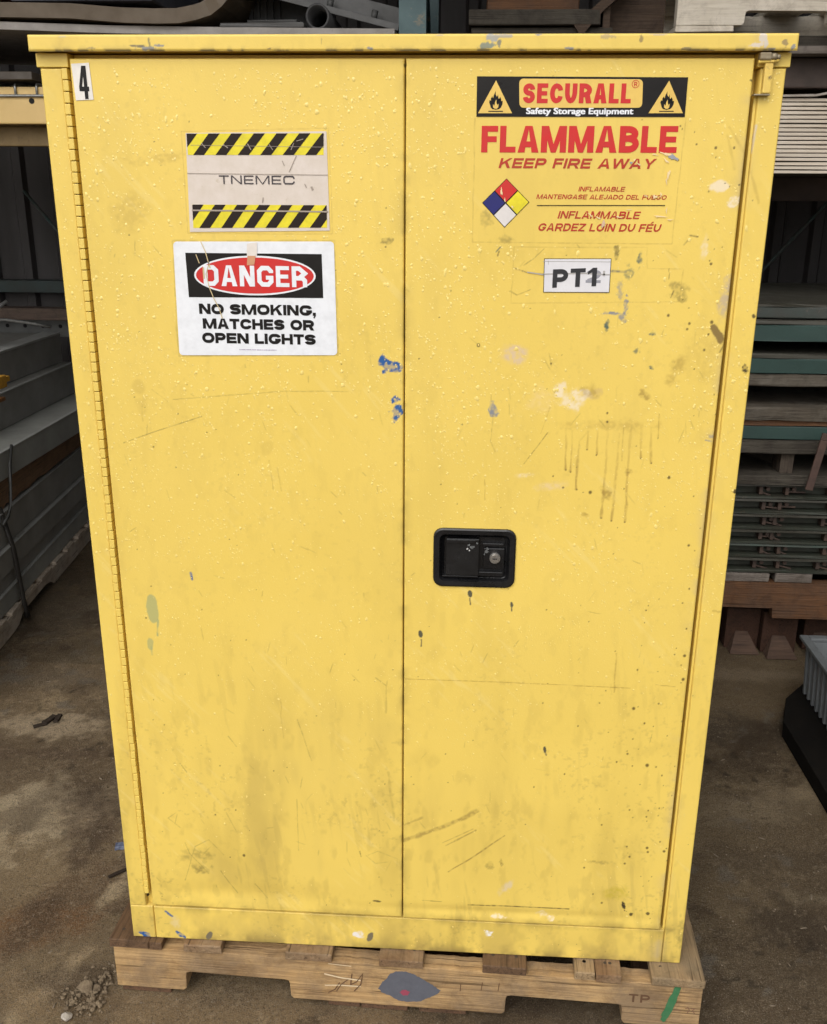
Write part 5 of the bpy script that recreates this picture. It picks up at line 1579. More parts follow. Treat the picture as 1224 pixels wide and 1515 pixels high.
# ------------------------------------------------------------------ materials lying on the rack, left bay
M_pale_board = worn('pale_sheet', (.42, .39, .37), (.30, .28, .26), .7, 14, (.18, .14, .11), .22, fine=120)
M_brown_sheet = worn('brown_sheet', (.155, .115, .072), (.115, .085, .055), .55, 10, (.22, .175, .12), .2, fine=150)
def single(name, mb, mat, label, cat, group=None, at=None):
    o = mb.build(name, mat, None, at=at)
    return tag(o, label, cat, group)
def sheet_along(path, y0, y1, th, wob=.003, ny=10, seed=0):
    """a sheet following an (x, z) path, pulled back from y0 to y1"""
    rs = random.Random(seed)
    m = MB()
    n = len(path)
    offs = [[rs.uniform(-wob, wob) for _ in range(ny + 1)] for _ in range(n)]
    top, bot = [], []
    for i, (x, z) in enumerate(path):
        a, c = path[max(i - 1, 0)], path[min(i + 1, n - 1)]
        tx, tz = c[0] - a[0], c[1] - a[1]
        L = math.hypot(tx, tz)
        nx_, nz_ = -tz / L, tx / L
        for k in range(ny + 1):
            y = y0 + (y1 - y0) * k / ny + (rs.uniform(-.004, .004) if k == 0 else 0)
            d = offs[i][k]
            top.append((x + nx_ * th / 2, y, z + nz_ * th / 2 + d))
            bot.append((x - nx_ * th / 2, y, z - nz_ * th / 2 + d))
    N = len(top)
    fs = []
    W_ = ny + 1
    for i in range(n - 1):
        for k in range(ny):
            a, b_, c, d = i * W_ + k, (i + 1) * W_ + k, (i + 1) * W_ + k + 1, i * W_ + k + 1
            fs += [[a, b_, c, d], [N + d, N + c, N + b_, N + a]]
        a, c = i * W_, (i + 1) * W_
        fs.append([a, N + a, N + c, c])
        a, c = i * W_ + ny, (i + 1) * W_ + ny
        fs.append([c, N + c, N + a, a])
    for k in range(ny):
        fs.append([k, k + 1, N + k + 1, N + k])
        e = (n - 1) * W_
        fs.append([e + k + 1, e + k, N + e + k, N + e + k + 1])
    m.add(top + bot, fs, 0, False)
    return m
DZ = 1.8855
lv = MB(); lv.box(-2.3, -1.24, RY - .03, RY + .8, DZ, DZ + .022, 0, .002, .001, 12)
single('fibre_board', lv, worn('dark_board', (.10, .085, .07), (.07, .055, .045), .7, 12), 'dark thin board lying on the wire deck over the yellow beam', 'board')
for xx, lab in ((-2.2, 'dark timber spacer under the pale sheet, near its left end'), (-.35, 'dark timber spacer under the pale sheet, near its right end')):
    sp = MB()
    sp.box(xx, xx + .09, RY + .12, RY + .8, DZ + .0225 if xx < -1 else DZ, 2.0085, 0, .003)
    single('spacer_timber', sp, W_board_d, lab, 'timber', 'timber spacers on the rack')
path = [(-2.35, 2.050), (-1.9, 2.043), (-1.35, 2.036), (-1.0, 2.026), (-.75, 2.0205), (-.30, 2.0155), (-.14, 2.0145)]
single('pale_sheet', sheet_along(path, RY - .01, RY + .9, .021, .0012, 8, 1), M_pale_board, 'long pale grey sheet with a rough edge, lying across the rack under the brown sheet', 'sheet')
path = [(-2.3, 2.085), (-1.9, 2.083), (-1.5, 2.078), (-1.3, 2.076), (-1.1, 2.070), (-.95, 2.062), (-.85, 2.058), (-.78, 2.059), (-.73, 2.066), (-.69, 2.080), (-.66, 2.098), (-.635, 2.122), (-.618, 2.150), (-.606, 2.185), (-.600, 2.220)]
bs = sheet_along(path, RY - .03, RY + .85, .040, .002, 8, 2)
cu = [(-.735, 2.082), (-.725, 2.098), (-.712, 2.096), (-.705, 2.112), (-.690, 2.108), (-.684, 2.124), (-.668, 2.138), (-.655, 2.160), (-.640, 2.19)]
single('curled_sheet', bs, M_brown_sheet, 'thick brown sheet curling upward at its right end, above the pale sheet', 'sheet')
tg = sheet_along([(-.770, 2.0835), (-.735, 2.091), (-.70, 2.106), (-.675, 2.126), (-.655, 2.152), (-.640, 2.19), (-.632, 2.22)], RY + .01, RY + .6, .004, .003, 10, 5)
single('torn_liner', tg, worn('liner', (.27, .22, .16), (.21, .165, .12), .6, 20), 'torn paler liner peeling inside the curl of the brown sheet', 'liner')
sb = MB(); sb.box(-1.283, -.855, RY - .02, RY + .5, 2.1005, 2.42, 0, .004, .0012, 6)
single('slate_box', sb, worn('slate_paint', (.105, .115, .145), (.085, .093, .115), .6, 7, (.14, .14, .15), .2), 'slate blue box standing on the brown sheet at the upper left', 'box')
rb = MB()
rb.box(-1.62, -1.295, RY + .0, RY + .3, 2.1085, 2.40, 0, .003)
rb.box(-1.40, -1.315, RY - .02, RY - .001, 2.1085, 2.122, 0, .002)
rb.tube([(-1.405, RY - .012, 2.14), (-1.405, RY - .012, 2.40)], .02, 10)
single('red_bracket', rb, worn('rust_red', (.16, .045, .028), (.10, .03, .02), .6, 14), 'rust red steel bracket at the top left corner beside the slate box', 'bracket')

# middle: steel odds and ends between the curled sheet and the teal upright
M_steel_d = worn('dark_steel', (.060, .060, .062), (.035, .034, .034), .5, 10, (.10, .07, .05), .25)
M_steel_m = worn('mid_steel', (.12, .12, .12), (.08, .08, .078), .45, 10, (.14, .10, .07), .2)
dbx = MB(); dbx.box(-.63, -.42, RY + .25, RY + .8, 2.0315, 2.20, 0, .003)
for k in range(5):
    dbx.box(-.62 + k * .022, -.612 + k * .022, RY + .238, RY + .249, 2.035, 2.15, 0)
single('vented_box', dbx, M_steel_d, 'dark vented steel box behind the end of the curled sheet', 'box')
pp = MB()
n = 24
for (ra, rb_) in ((.036, .029),):
    vs, fs = [], []
    for yy in (RY + .02, RY + .75):
        for r_ in (ra, rb_):
            for k in range(n):
                w = 2 * math.pi * k / n
                vs.append((-.372 + r_ * math.cos(w), yy, 2.0625 + r_ * math.sin(w)))
    for k in range(n):
        k2 = (k + 1) % n
        fs += [[k, k2, 2 * n + k2, 2 * n + k], [n + k2, n + k, 3 * n + k, 3 * n + k2], [k2, k, n + k, n + k2], [2 * n + k, 2 * n + k2, 3 * n + k2, 3 * n + k]]
    pp.add(vs, fs, 0, True)
single('steel_pipe', pp, M_steel_d, 'open end of a dark steel pipe between the curled sheet and the teal upright', 'pipe')
sl_ = MB()
sl_.box(-.66, -.41, RY - .01, RY + .5, 2.030, 2.042, 0, .002, .002, 6)
sl_.box(-.58, -.43, RY + .0, RY + .4, 2.0425, 2.052, 0, .002, .003, 4)
single('scrap_plate', sl_, M_steel_m, 'thin bent grey plates lying in front of the dark pipe', 'plate')
an = MB()
A, Bq = Vector((-.62, RY + .10, 2.160)), Vector((-.135, RY + .10, 2.046))
dx = (Bq - A)
Lb = dx.length
ang = math.atan2(dx.z, dx.x)
mt = Matrix.Translation(A) @ Matrix.Rotation(-ang, 4, 'Y')
an.box(0, Lb, 0, .07, 0, .006, 0, .001, mat=mt)
an.box(0, Lb, .0705, .0765, 0, .06, 0, .001, mat=mt)
an.box(0, Lb, -.006, -.0005, -.012, .006, 0, .001, mat=mt)
for k in range(2):
    an.tube([mt @ Vector((Lb * (.55 + .28 * k), .035, .006)), mt @ Vector((Lb * (.55 + .28 * k), .035, .032))], .010, 8)
single('angle_iron', an, M_steel_m, 'grey angle iron slanting down to the teal upright, bolts on its flange', 'steel section')

# right bay top
W_dark = wood('dark_plank', (.056, .047, .036), (.036, .030, .023), (.020, .016, .012), 'X', .75, (.074, .064, .05))
W_grey = wood('grey_plank', (.23, .20, .175), (.15, .125, .105), (.07, .055, .045), 'X', .8, (.10, .08, .065))
W_red = wood('red_plank', (.15, .070, .030), (.105, .048, .022), (.045, .023, .013), 'X', .7, (.09, .05, .03))
W_redY = wood('red_timber', (.062, .028, .016), (.042, .020, .012), (.02, .011, .008), 'Y', .75)
W_pale = wood('pale_pallet', (.82, .75, .63), (.70, .63, .52), (.45, .38, .30), 'X', .8, (.84, .77, .66))
sheet0 = MB(); sheet0.box(-.044, .62, RY - .005, RY + .9, 2.0030, 2.0135, 0, .002, .001, 8)
single('ledge_board', sheet0, W_dark, 'thin dark board on the rack right of the teal upright, under the dark planks', 'board')
for k, (x0, x1, z0, z1, dy, lab) in enumerate(((.085, .50, 2.0145, 2.0325, .02, 'lower of the two dark planks on the rack above the cabinet'), (.078, .46, 2.0360, 2.0760, .0, 'upper thicker dark plank on the rack above the cabinet'), (.13, .40, 2.0790, 2.13, .03, 'short reddish plank end on top of the dark planks'))):
    q = MB(); q.box(x0, x1, RY + dy, RY + .8, z0, z1, 0, .003, .0015, 6)
    if k == 1:
        q.box(x0 + .05, x1, RY + .06, RY + .7, 2.0326, 2.0358, 0)
    single('dark_plank', q, W_red if k == 2 else W_dark, lab, 'plank', 'dark planks stacked on the rack')
wq = MB()
wq.prism([(.385, 2.0140), (.66, 2.0140), (.66, 2.16), (.55, 2.16), (.47, 2.092), (.40, 2.045)], 'y', RY + .09, RY + .10)
wq.prism([(.40, 2.0140), (.415, 2.0140), (.47, 2.075), (.56, 2.15), (.54, 2.16), (.46, 2.10), (.385, 2.035)], 'y', RY + .0, RY + .089)
wq.box(.470, .490, RY + .02, RY + .089, 2.0140, 2.09, 0)
single('crate_panel', wq, wood('brown_panel', (.10, .066, .045), (.07, .046, .032), (.035, .024, .018), 'X', .75), 'broken brown plywood crate side leaning between the dark planks and the pale pallet', 'panel')

ppal = thing('pale_pallet', 'pale grey weathered pallet with a fork notch, on the rack at the upper right', 'pallet', (.675, RY - .02, 1.9755))
s_ = notched(RY - .02, RY + .02, .675, 1.88, 2.0305, 2.125, 2.068, [(.866, 1.105), (1.42, 1.66)])
s_.build('stringer', W_pale, ppal)
for yy in (.45, .88):
    notched(RY + yy, RY + yy + .04, .675, 1.88, 2.0305, 2.125, 2.068, [(.866, 1.105), (1.42, 1.66)]).build('stringer', W_pale, ppal)
for xa in (.675, 1.19, 1.72):
    q = MB(); q.box(xa, xa + (.165 if xa < .7 else .14), RY - .018, RY + .93, 2.0140, 2.0300, 0, .002, .001, 5)
    q.build('bottom_board', W_pale, ppal)
for k in range(7):
    xa = .675 + k * .182
    q = MB(); q.box(xa, xa + .12, RY - .018, RY + .93, 2.1255, 2.143, 0, .002, .001, 5)
    q.build('deck_board', W_pale, ppal)
ub = MB(); ub.box(.66, 2.2, RY + .05, RY + .92, 1.9800, 2.0120, 0, .003, .0015, 6)
single('dark_plank', ub, W_dark, 'dark wide plank directly under the pale pallet', 'plank', 'dark planks stacked on the rack')
gp = MB(); gp.box(.62, 2.3, RY - .012, RY + .92, 1.9575, 1.9780, 0, .002, .001, 8)
single('grey_board', gp, W_grey, 'thin grey board edge showing below the dark plank, right of the cabinet top', 'board')

# corrugated sheets packed on edge to edge
cs = MB()
M_corr = worn('corrugated_sheet', (.68, .60, .50), (.58, .50, .40), .8, 9, (.26, .20, .14), .15, fine=140)
z = 1.6300
k = 0
while z < 1.835:
    th = .0082
    dyk = random.uniform(-.004, .004)
    cs.box(.70, 2.4, RY + dyk, RY + .9, z, z + th, 0, .001, .0006, 10)
    z += .0118
    k += 1
nsh = k
cs.box(.74, 2.36, RY + .012, RY + .88, 1.6282, 1.836, 1)
single('sheet_stack', cs, [M_corr, flat('sheet_gap', (.075, .058, .042), .9)], 'stack of beige corrugated sheets seen edge-on, on the rack right of the cabinet', 'sheet stack')
tc_ = sheet_along([(.70, 1.842), (.9, 1.844), (1.05, 1.845), (1.10, 1.8455), (1.13, 1.852), (1.16, 1.855), (1.22, 1.852), (1.4, 1.850), (2.35, 1.846)], RY - .012, RY + .9, .006, .0015, 6, 9)
single('torn_cover_sheet', tc_, worn('cover_sheet', (.46, .42, .37), (.30, .26, .22), .7, 20), 'torn wavy top sheet over the beige corrugated stack', 'sheet')

# ------------------------------------------------------------------ right: timber and form panels on the floor
M_green = worn('form_green', (.028, .062, .054), (.020, .046, .040), .5, 8, (.16, .12, .085), .22, bmp=.3)
M_green_d = worn('form_green_dark', (.030, .040, .029), (.028, .025, .016), .6, 7, (.085, .060, .038), .3, bmp=.35)
M_edge = worn('form_edge', (.058, .056, .043), (.036, .032, .023), .6, 9)
GX0, GX1 = .72, 2.35
def wonk(x0, x1, z):
    """nothing in the stack lies quite straight"""
    c = Vector(((x0 + x1) / 2, RY + .3, z))
    return Matrix.Translation(c) @ Matrix.Rotation(R(random.uniform(-.22, .22)), 4, 'Y') @ Matrix.Rotation(R(random.uniform(-.7, .7)), 4, 'Z') @ Matrix.Translation(-c)

def rail(x0, x1, z0, z1, mat, label, name='green_beam', cat='beam', group='green painted beams', dy=0.0, lip=True):
    m = MB()
    if lip:
        wk = wonk(x0, x1, z0)
        m.box(x0, x1, RY + dy, RY + .75, z0, z1 - (z1 - z0) * .24, 0, .003, .0016, 12, mat=wk)
        m.box(x0, x1, RY + dy + .006, RY + .74, z1 - (z1 - z0) * .235, z1, 1, .002, .0018, 12, mat=wk)
    else:
        m.box(x0, x1, RY + dy, RY + .75, z0, z1, 0, .003, .0012, 8)
    return single(name, m, [mat, M_edge] if lip else mat, label, cat, group)
rail(GX0, GX1, .803, .848, M_green, 'short green painted beam between two planks, lowest of the green beams', dy=.01, lip=False)
rail(GX0, GX1, 1.024, 1.085, M_green, 'green painted beam below the dark gap, third from the top', dy=.0)
rail(GX0, GX1, 1.126, 1.192, M_green, 'green painted beam with a worn bare top edge, second from the top', dy=-.006)
rail(GX0, GX1, 1.197, 1.242, worn('form_green_faded', (.036, .050, .044), (.046, .045, .038), .6, 9, (.12, .10, .08), .3), 'faded green beam on the very top of the right-hand stack', dy=.004)
def plank(x0, x1, z0, z1, mat, label, dy=0.0, d=.7):
    m = MB()
    m.box(x0, x1, RY + dy, RY + d, z0, z1, 0, .003, .0026, 14, mat=wonk(x0, x1, z0))
    return single('plank', m, mat, label, 'plank', 'planks between the green beams')
W_mid = wood('mid_plank', (.105, .088, .066), (.074, .060, .045), (.032, .025, .018), 'X', .8, (.13, .115, .093))
plank(GX0, GX1, .985, 1.022, W_mid, 'grey brown plank under the third green beam', -.006)
plank(GX0, GX1, .870, .911, W_mid, 'split grey brown plank below the wide dark gap', -.004)
plank(GX0, GX1, .8495, .869, W_red, 'thin reddish plank under the split grey plank', .006)
plank(GX0, GX1, .757, .801, W_dark, 'dark grey plank under the lowest green beam, on the wooden posts', -.004)
for z0_, z1_, nm_ in ((1.0855, 1.1255, 'dark spacer block in the upper gap of the right-hand stack'), (.9115, .9845, 'dark spacer block in the wide lower gap of the right-hand stack')):
    for xx in (.80, 1.45, 2.1):
        gap = MB()
        gap.box(xx, xx + .1, RY + .13, RY + .6, z0_, z1_, 0, .002)
        single('spacer_timber', gap, W_dark, nm_, 'timber', nm_.replace('dark spacer block', 'spacer blocks'))
cr_ = thing('support_crate', 'dark wooden pallet frame with posts carrying the green beams', 'pallet', (1.5, RY, .65))
q = MB(); q.box(GX0, GX1, RY - .01, RY + .7, .652, .684, 0, .003, .003, 12); q.build('base_board', W_dark, cr_)
for xa, w in ((.82, .05), (1.148, .042), (1.62, .06), (2.1, .06)):
    q = MB(); q.box(xa, xa + w, RY + .02, RY + .10, .6845, .7565, 0, .002, .001, 2); q.build('post', wood('post_wood', (.09, .07, .052), (.06, .046, .035), (.03, .022, .017), 'Z', .8), cr_)
    q = MB(); q.box(xa - .01, xa + w + .01, RY + .35, RY + .45, .6845, .7565, 0, .002); q.build('post', W_dark, cr_)
for xa in (1.09, 1.36):
    q = MB()
    Mx = Matrix.Translation((xa, RY + .34, .72)) @ Matrix.Rotation(R(22), 4, 'Z')
    q.box(-.02, .02, -.22, .22, -.034, .020, 0, .002, mat=Mx)
    q.build('diagonal_board', W_dark, cr_)

def form_panel(z0, z1, seed, label, edge=None):
    """steel-edged form panel on its side: two flanges, a sunk web and latch brackets"""
    rs = random.Random(seed)
    t = thing('form_panel', label, 'form panel', (1.5, RY, z0), group='stacked form panels')
    h_ = z1 - z0
    j1, j2 = rs.uniform(-.006, .006), rs.uniform(-.006, .006)
    w = MB(); w.box(GX0 + j1, GX1, RY + .045, RY + .62, z0 + .010, z1 - .0085, 0, .002, .0015, 10); w.build('web', M_green_d, t)
    f = MB()
    f.box(GX0 + j1, GX1, RY + j2, RY + .62, z1 - .0080, z1 - .0008, 0, .001, .0009, 14)
    f.box(GX0 + j1, GX1, RY + j2 + .002, RY + .62, z0 + .0008, z0 + .0095, 1, .001, .0009, 14)
    f.build('flange', [edge or M_edge, M_green_d], t)
    for xa in (.80, 1.095, 1.16, 1.32, 1.40, 1.62, 1.70, 1.95, 2.2):
        xa += rs.uniform(-.02, .02)
        c = MB()
        zc = z0 + h_ * .5
        c.box(xa, xa + .012, RY + .012, RY + .0445, zc - h_ * .26, zc + h_ * .24, 0, .001)
        c.box(xa + .012, xa + .055 + rs.uniform(0, .02), RY + .018, RY + .026, zc - h_ * .12, zc - h_ * .02, 0, .001, mat=Matrix.Translation((xa, RY + .02, zc)) @ Matrix.Rotation(R(rs.uniform(-4, 26)), 4, 'Y') @ Matrix.Translation((-xa, -RY - .02, -zc)))
        c.tube([(xa + .03, RY + .015, zc + h_ * .1), (xa + .03, RY + .044, zc + h_ * .1)], .007, 8)
        c.build('latch_bracket', worn('rusty_bracket', (.075, .045, .032), (.04, .026, .02), .6, 40, (.22, .20, .18), .10), t)
zs_ = [.6515, .598, .545, .490, .438, .387, .333]
labs = ['topmost rusty form panel, right under the wooden pallet frame', 'second form panel from the top, dark with rusty latches', 'third form panel from the top of the stack', 'fourth form panel from the top, with a greenish upper edge below it', 'fifth form panel, under a bright green edge', 'lowest form panel, browner than the rest, on the orange brown timber']
for i in range(6):
    form_panel(zs_[i + 1] + .0006, zs_[i] - .0006, 60 + i, labs[i], worn('form_edge_green', (.045, .075, .060), (.06, .06, .05), .6, 8) if i == 4 else None)
tb = thing('low_pallet', 'low pallet of orange brown timber under the form panels', 'pallet', (1.5, RY, .12))
q = MB(); q.box(GX0, 1.155, RY + .0, RY + .09, .3000, .3300, 0, .002, .001, 5); q.build('deck_board', W_grey, tb)
q = MB(); q.box(1.175, 1.30, RY + .0, RY + .55, .3000, .3320, 0, .002, .001, 5); q.build('deck_board', W_grey, tb)
q = MB(); q.box(1.42, GX1, RY + .02, RY + .55, .3000, .3320, 0, .002, .001, 5); q.build('deck_board', W_dark, tb)
q = MB(); q.prism([(GX0, .203), (1.178, .203), (1.182, .166), (GX1, .166), (GX1, .2985), (GX0, .2985)], 'y', RY - .004, RY + .036); q.build('stringer', W_red, tb)
q = MB(); q.prism([(GX0, .203), (GX1, .203), (GX1, .2985), (GX0, .2985)], 'y', RY + .55, RY + .59); q.build('stringer', W_red, tb)
TIM = 'reddish timbers lying on the floor under the low pallet'
for k, (xa, w, yf, lab) in enumerate(((1.055, .118, RY + .035, 'reddish square timber end nearest the cabinet, under the low pallet'), (1.176, .122, RY + .005, 'second reddish timber end, just left of the grey crate'), (.90, .13, RY + .08, 'reddish timber mostly hidden behind the cabinet edge'), (1.335, .12, RY + .04, 'reddish timber behind the grey crate'), (1.50, .14, RY + .02, 'reddish timber farthest right behind the grey crate'))):
    q = MB()
    zt = .158
    q.box(xa, xa + w, yf + .055, RY + 1.1, .002, zt, 0, .003, .001, 6)
    # the lower half of the end is cut to a sloping foot, its wood lightened as if lit
    a, c = xa + w * .18, xa + w * .80
    q.add([(a + w * .12, yf + .0535, .070), (c - w * .14, yf + .0535, .070), (c + w * .16, yf, .003), (a - w * .10, yf, .003), (a - w * .10, yf + .0535, .003), (c + w * .16, yf + .0535, .003)],
          [[0, 1, 2, 3], [1, 5, 2], [0, 3, 4], [3, 2, 5, 4], [0, 4, 5, 1]], 1)
    single('timber', q, [W_redY, wood('cut_end_lit', (.095, .056, .038), (.07, .042, .028), (.04, .025, .018), 'X', .8)], lab, 'timber', TIM)
sk = MB()
Ms = Matrix.Translation((1.238, RY - .055, .735)) @ Matrix.Rotation(R(9), 4, 'Y')
sk.box(-.012, .012, -.004, .004, -.085, .085, 0, .0015, mat=Ms)
sk.box(-.012, .10, -.004, .004, .0855, .108, 0, .0015, mat=Ms)
single('rusty_strap', sk, worn('strap_rust', (.085, .048, .036), (.055, .032, .025), .6, 30), 'reddish rusty steel strap hanging over the green beams at the right edge', 'strap')

# ------------------------------------------------------------------ grey plastic crate on a black tray
M_crate = worn('crate_grey', (.135, .145, .15), (.105, .112, .117), .5, 20, (.16, .165, .17), .12, bmp=.15)
tr_ = MB()
tr_.prism([(1.135, 1.235), (1.085, 1.09), (1.09, .60), (1.72, .60), (1.72, 1.335), (1.22, 1.335)], 'z', .002, .052, 0)
tr_.box(1.22, 1.66, .74, 1.24, .0525, .058, 0, .002)
single('black_tray', tr_, worn('black_rubber', (.006, .0055, .005), (.010, .0085, .007), .9, 15), 'flat black tray on the concrete under the grey crate', 'tray')
MATS['black_rubber'].node_tree.nodes['Principled BSDF'].inputs['Specular IOR Level'].default_value = .08
crt = thing('plastic_crate', 'grey ribbed plastic crate standing on the black tray at the right edge', 'crate', (1.42, .98, .0585))
CX0, CX1, CY0, CY1, CZ0, CZ1 = 1.195, 1.66, .72, 1.28, .0595, .234
w = MB()
def taper(x, y, z):
    f = (z - CZ0) / (CZ1 - CZ0)
    s = .965 + .035 * f
    return ((CX0 + CX1) / 2 + (x - (CX0 + CX1) / 2) * s, (CY0 + CY1) / 2 + (y - (CY0 + CY1) / 2) * s, z)
def tbox(m, x0, x1, y0, y1, z0, z1, mi=0):
    vs = [taper(x, y, z) for z in (z0, z1) for x, y in ((x0, y0), (x1, y0), (x1, y1), (x0, y1))]
    m.add(vs, [[0, 3, 2, 1], [4, 5, 6, 7], [0, 1, 5, 4], [1, 2, 6, 5], [2, 3, 7, 6], [3, 0, 4, 7]], mi)
tbox(w, CX0, CX0 + .006, CY0, CY1, CZ0, CZ1 - .002)
tbox(w, CX1 - .006, CX1, CY0, CY1, CZ0, CZ1 - .002)
tbox(w, CX0 + .0065, CX1 - .0065, CY0, CY0 + .006, CZ0, CZ1 - .002)
tbox(w, CX0 + .0065, CX1 - .0065, CY1 - .006, CY1, CZ0, CZ1 - .002)
w.build('wall', M_crate, crt)
w = MB(); tbox(w, CX0 + .007, CX1 - .007, CY0 + .007, CY1 - .007, CZ0, CZ0 + .006); w.build('floor_panel', M_crate, crt)
w = MB()
nrib = 15
for k in range(nrib):
    y = CY0 + .012 + (CY1 - CY0 - .035) * k / (nrib - 1)
    tbox(w, CX0 - .010, CX0 - .0005, y, y + .012, CZ0 + .002, CZ1 - .014)
    tbox(w, CX1 + .0005, CX1 + .010, y, y + .012, CZ0 + .002, CZ1 - .014)
for k in range(12):
    x = CX0 + .012 + (CX1 - CX0 - .035) * k / 11
    tbox(w, x, x + .012, CY0 - .010, CY0 - .0005, CZ0 + .002, CZ1 - .014)
    tbox(w, x, x + .012, CY1 + .0005, CY1 + .010, CZ0 + .002, CZ1 - .014)
w.build('rib', M_crate, crt)
w = MB()
w.box(CX0 - .022, CX0 + .004, CY0 - .022, CY1 + .022, CZ1 - .0015, CZ1 + .010, 0, .003)
w.box(CX1 - .004, CX1 + .022, CY0 - .022, CY1 + .022, CZ1 - .0015, CZ1 + .010, 0, .003)
w.box(CX0 + .0045, CX1 - .0045, CY0 - .022, CY0 + .004, CZ1 - .0015, CZ1 + .010, 0, .003)
w.box(CX0 + .0045, CX1 - .0045, CY1 - .004, CY1 + .022, CZ1 - .0015, CZ1 + .010, 0, .003)
w.build('rim', M_crate, crt)

# ------------------------------------------------------------------ left: steel sections stacked on a pallet
YAW = R(5.3)
lp = thing('grey_pallet', 'dirty grey pallet on the floor at the left, carrying the stacked steel', 'pallet', (-1.548, 1.467, 0), YAW)
W_lp = wood('left_pallet', (.44, .36, .28), (.33, .265, .205), (.15, .115, .09), 'Y', .8, (.46, .40, .33))
def lnotch(xf):
    m = MB()
    pts = [(-.52, .006), (-.06, .006), (-.02, .035), (.02, .058), (.06, .062)]
    out = [(-.55, .0725), (-.55, .005), (.16, .004), (.21, .012), (.25, .034), (.30, .040), (.52, .040), (.58, .03), (.62, .005), (1.5, .004), (1.5, .0725)]
    m.prism(out, 'x', xf - .04, xf)
    return m
for xf in (0, -.45, -.9):
    lnotch(xf).build('stringer', W_lp, lp, local=True)
k = 0
y = -.53
while y < 1.45:
    wv = random.uniform(.09, .13)
    q = MB(); q.box(-.95, .006, y, y + wv, .0732, .0885, 0, .002, .001, 4); q.build('deck_board', W_lp, lp, local=True)
    y += wv + .055
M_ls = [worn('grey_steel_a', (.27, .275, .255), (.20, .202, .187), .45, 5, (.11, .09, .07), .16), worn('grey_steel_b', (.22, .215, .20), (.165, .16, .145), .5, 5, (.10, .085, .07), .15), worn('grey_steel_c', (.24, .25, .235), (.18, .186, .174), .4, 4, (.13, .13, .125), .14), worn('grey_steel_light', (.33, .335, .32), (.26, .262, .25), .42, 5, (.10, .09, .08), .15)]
GL = 'grey steel sections stacked at the left'
def lbox(x0, x1, z0, z1, mat, label, yaw=YAW, y0=-.5, y1=1.5, org=(-1.548, 1.467), lip=None, hollow=False):
    m = MB()
    if hollow:     # an open channel lying on its flange
        m.box(x0, x1, y0, y1, z0, z0 + .006, 0, .001)
        m.box(x0, x1, y0, y1, z1 - .006, z1, 0, .001)
        m.box(x1 - .006, x1 - .0005, y0, y1, z0 + .0065, z1 - .0065, 0, .001)
    else:
        m.box(x0, x1, y0, y1, z0, z1, 0, .0025, .0006, 6)
        m.box(x1 - .012, x1 + .0035, y0, y1, z1 - .0035, z1 + .0005, 1, .001)  # paler strip along the top edge, a highlight put into the colour
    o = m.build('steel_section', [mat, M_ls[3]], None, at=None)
    o.location = (org[0], org[1], 0)
    o.rotation_euler = (0, 0, yaw)
    return tag(o, label, 'steel section', GL)
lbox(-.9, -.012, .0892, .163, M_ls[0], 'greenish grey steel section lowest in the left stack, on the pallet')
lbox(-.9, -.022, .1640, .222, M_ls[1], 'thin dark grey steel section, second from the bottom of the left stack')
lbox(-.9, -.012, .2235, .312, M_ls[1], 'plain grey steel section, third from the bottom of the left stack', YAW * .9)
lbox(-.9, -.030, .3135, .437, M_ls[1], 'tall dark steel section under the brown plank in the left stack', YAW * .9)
bp_ = MB()
poly = [(-.45, .440), (.30, .440), (.33, .452), (.38, .440), (.47, .452), (.55, .444), (.66, .456), (.74, .446), (.86, .452), (1.45, .445), (1.45, .548), (-.45, .548)]
bp_.prism(poly, 'x', -.07, -.025)
bo_ = bp_.build('broken_plank', wood('broken_brown', (.21, .125, .070), (.15, .09, .05), (.07, .045, .028), 'Y', .8))
bo_.location = (-1.57, 1.467, 0); bo_.rotation_euler = (0, 0, YAW * .7)
tag(bo_, 'brown plank with a splintered lower edge between the grey steel sections', 'plank')
cb = MB(); cb.box(-.85, -.10, -.45, 1.45, .4385, .548, 0, .003)
o = cb.build('spacer_timber', W_dark); o.location = (-1.57, 1.467, 0); o.rotation_euler = (0, 0, YAW * .7)
tag(o, 'dark timber packing behind the splintered brown plank', 'timber')
O2 = (-1.60, 1.467)
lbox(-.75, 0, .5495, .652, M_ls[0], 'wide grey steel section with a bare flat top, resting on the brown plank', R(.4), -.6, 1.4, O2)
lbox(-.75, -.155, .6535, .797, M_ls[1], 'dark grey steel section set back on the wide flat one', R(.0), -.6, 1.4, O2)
lbox(-.75, -.235, .7985, .930, M_ls[1], 'topmost grey steel section with a highlight painted along its upper edge', R(-1.2), -.6, 1.4, O2)
lf = MB(); lf.box(-.31, -.228, -.6, 1.385, .9310, .9375, 0, .001)
o = lf.build('flat_bar', M_ls[3]); o.location = (O2[0], O2[1], 0); o.rotation_euler = (0, 0, R(-1.2))
tag(o, 'pale flat bar along the top of the left steel stack', 'steel bar')
stp = MB()
stp.tube([(-1.605, 1.72, .455), (-1.575, 1.722, .30), (-1.568, 1.724, .18), (-1.563, 1.724, .085), (-1.552, 1.72, .02)], .013, 8, squash=.5)
single('black_strap', stp, worn('strap_black', (.018, .015, .013), (.03, .026, .022), .6, 30), 'black strap hanging down the left steel stack to the pallet', 'strap')
cbw = MB()
cbw.tube([(-1.60, 1.86, .66), (-1.585, 1.80, .60), (-1.578, 1.765, .52), (-1.578, 1.75, .46), (-1.582, 1.73, .42), (-1.588, 1.69, .40)], .006, 8)
single('cable', cbw, worn('cable_grey', (.05, .05, .048), (.03, .03, .028), .5, 30), 'thin dark cable hanging at the left edge over the steel sections', 'cable')
yb_ = MB()
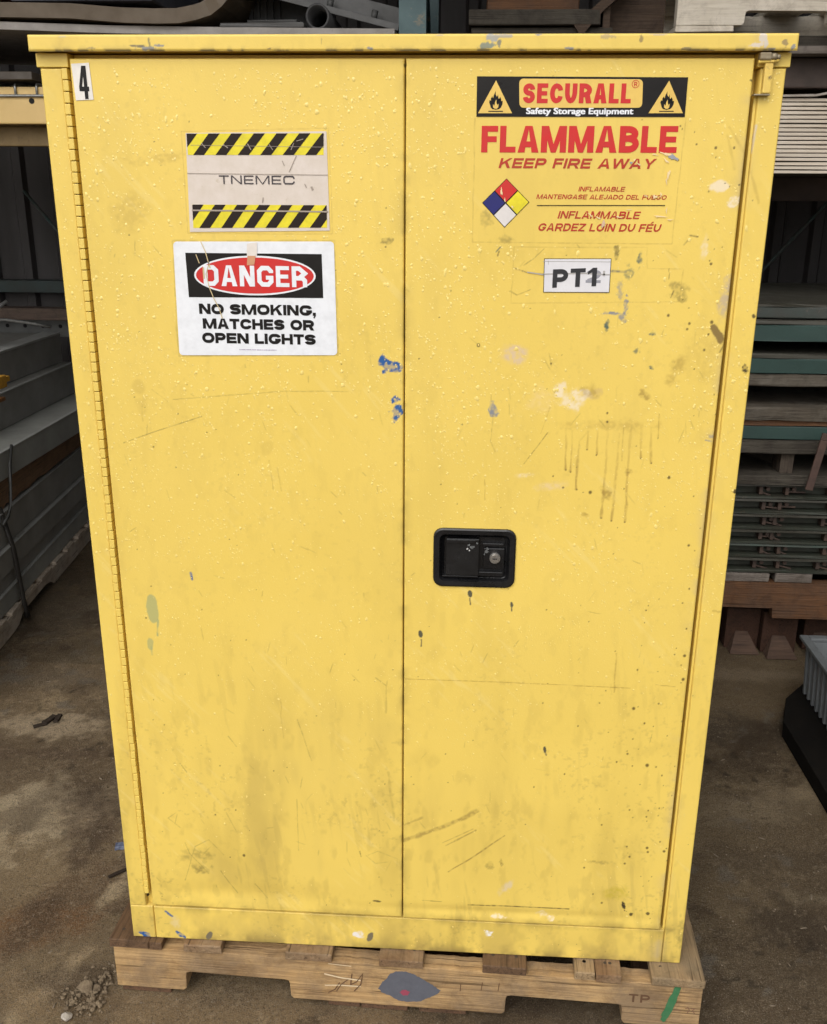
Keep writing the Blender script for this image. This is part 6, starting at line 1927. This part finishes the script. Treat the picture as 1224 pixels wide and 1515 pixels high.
yb_.box(-1.640, -1.598, 1.80, 1.885, .8760, .9200, 0, .003)
yb_.box(-1.630, -1.604, 1.885, 1.925, .8900, .9100, 0, .003)
yb_.box(-1.640, -1.598, 1.78, 1.86, .8300, .8440, 1, .003)
single('yellow_clamp', yb_, [worn('clamp_yellow', (.55, .30, .03), (.40, .20, .03), .5, 40, (.10, .05, .02), .3), worn('clamp_orange', (.20, .09, .03), (.14, .06, .02), .5, 40)], 'small orange yellow clamp on the steel sections at the left edge', 'clamp')
# behind them, across the back
hp_ = MB()
hp_.box(-2.6, -1.30, 2.92, 2.925, .905, 1.00, 0, .001)
hp_.box(-2.6, -1.30, 2.85, 2.9195, .995, 1.00, 0, .001)
for k in range(14):
    x = -2.5 + k * .085
    hp_.tube([(x, 2.9185, .955), (x, 2.9205, .955)], .009, 10, 1)
single('punched_plate', hp_, [worn('plate_grey', (.16, .165, .16), (.12, .12, .115), .5, 8), flat('hole_dark', (.01, .01, .01), .9)], 'grey plate punched with holes lying across behind the left steel stack', 'plate')
tbm = MB(); tbm.box(-2.7, -1.0, 2.75, 2.83, 1.0050, 1.056, 0, .003, .001, 5)
single('plank', tbm, wood('far_plank', (.12, .085, .065), (.085, .06, .048), (.04, .03, .025), 'X', .8), 'brown plank lying across at the back left, below the teal bar', 'plank')
stand = MB()
for x in (-2.4, -1.2):
    stand.box(x, x + .08, 2.86, 2.90, 0, 1.0040 if x > -5 else 1, 0, .002)
    stand.box(x, x + .08, 2.76, 2.82, 0, 1.0040, 0, .002)
    stand.box(x, x + .08, 2.821, 2.859, .84, .90, 0, .002)
single('trestle', stand, M_steel_d, 'dark trestle carrying the punched plate and the brown plank at the back left', 'trestle')
sm_ = MB()
sm_.tube([(-1.94, 2.30, .94), (-1.93, 2.31, 1.02), (-1.915, 2.31, 1.05), (-1.86, 2.34, 1.085), (-1.80, 2.38, 1.13)], .008, 8)
sm_.tube([(-1.95, 2.29, .98), (-1.90, 2.34, 1.055), (-1.83, 2.40, 1.052), (-1.73, 2.46, 1.028), (-1.68, 2.50, 1.01)], .006, 8)
sm_.box(-1.985, -1.915, 2.27, 2.33, 1.055, 1.10, 0, .006, mat=Matrix.Translation((0, 0, 0)))
sm_.tube([(-1.97, 2.30, .93), (-1.96, 2.30, 1.07)], .012, 8)
single('wire_scrap', sm_, M_wire, 'twisted grey wire and bracket sticking up behind the left steel stack', 'scrap')
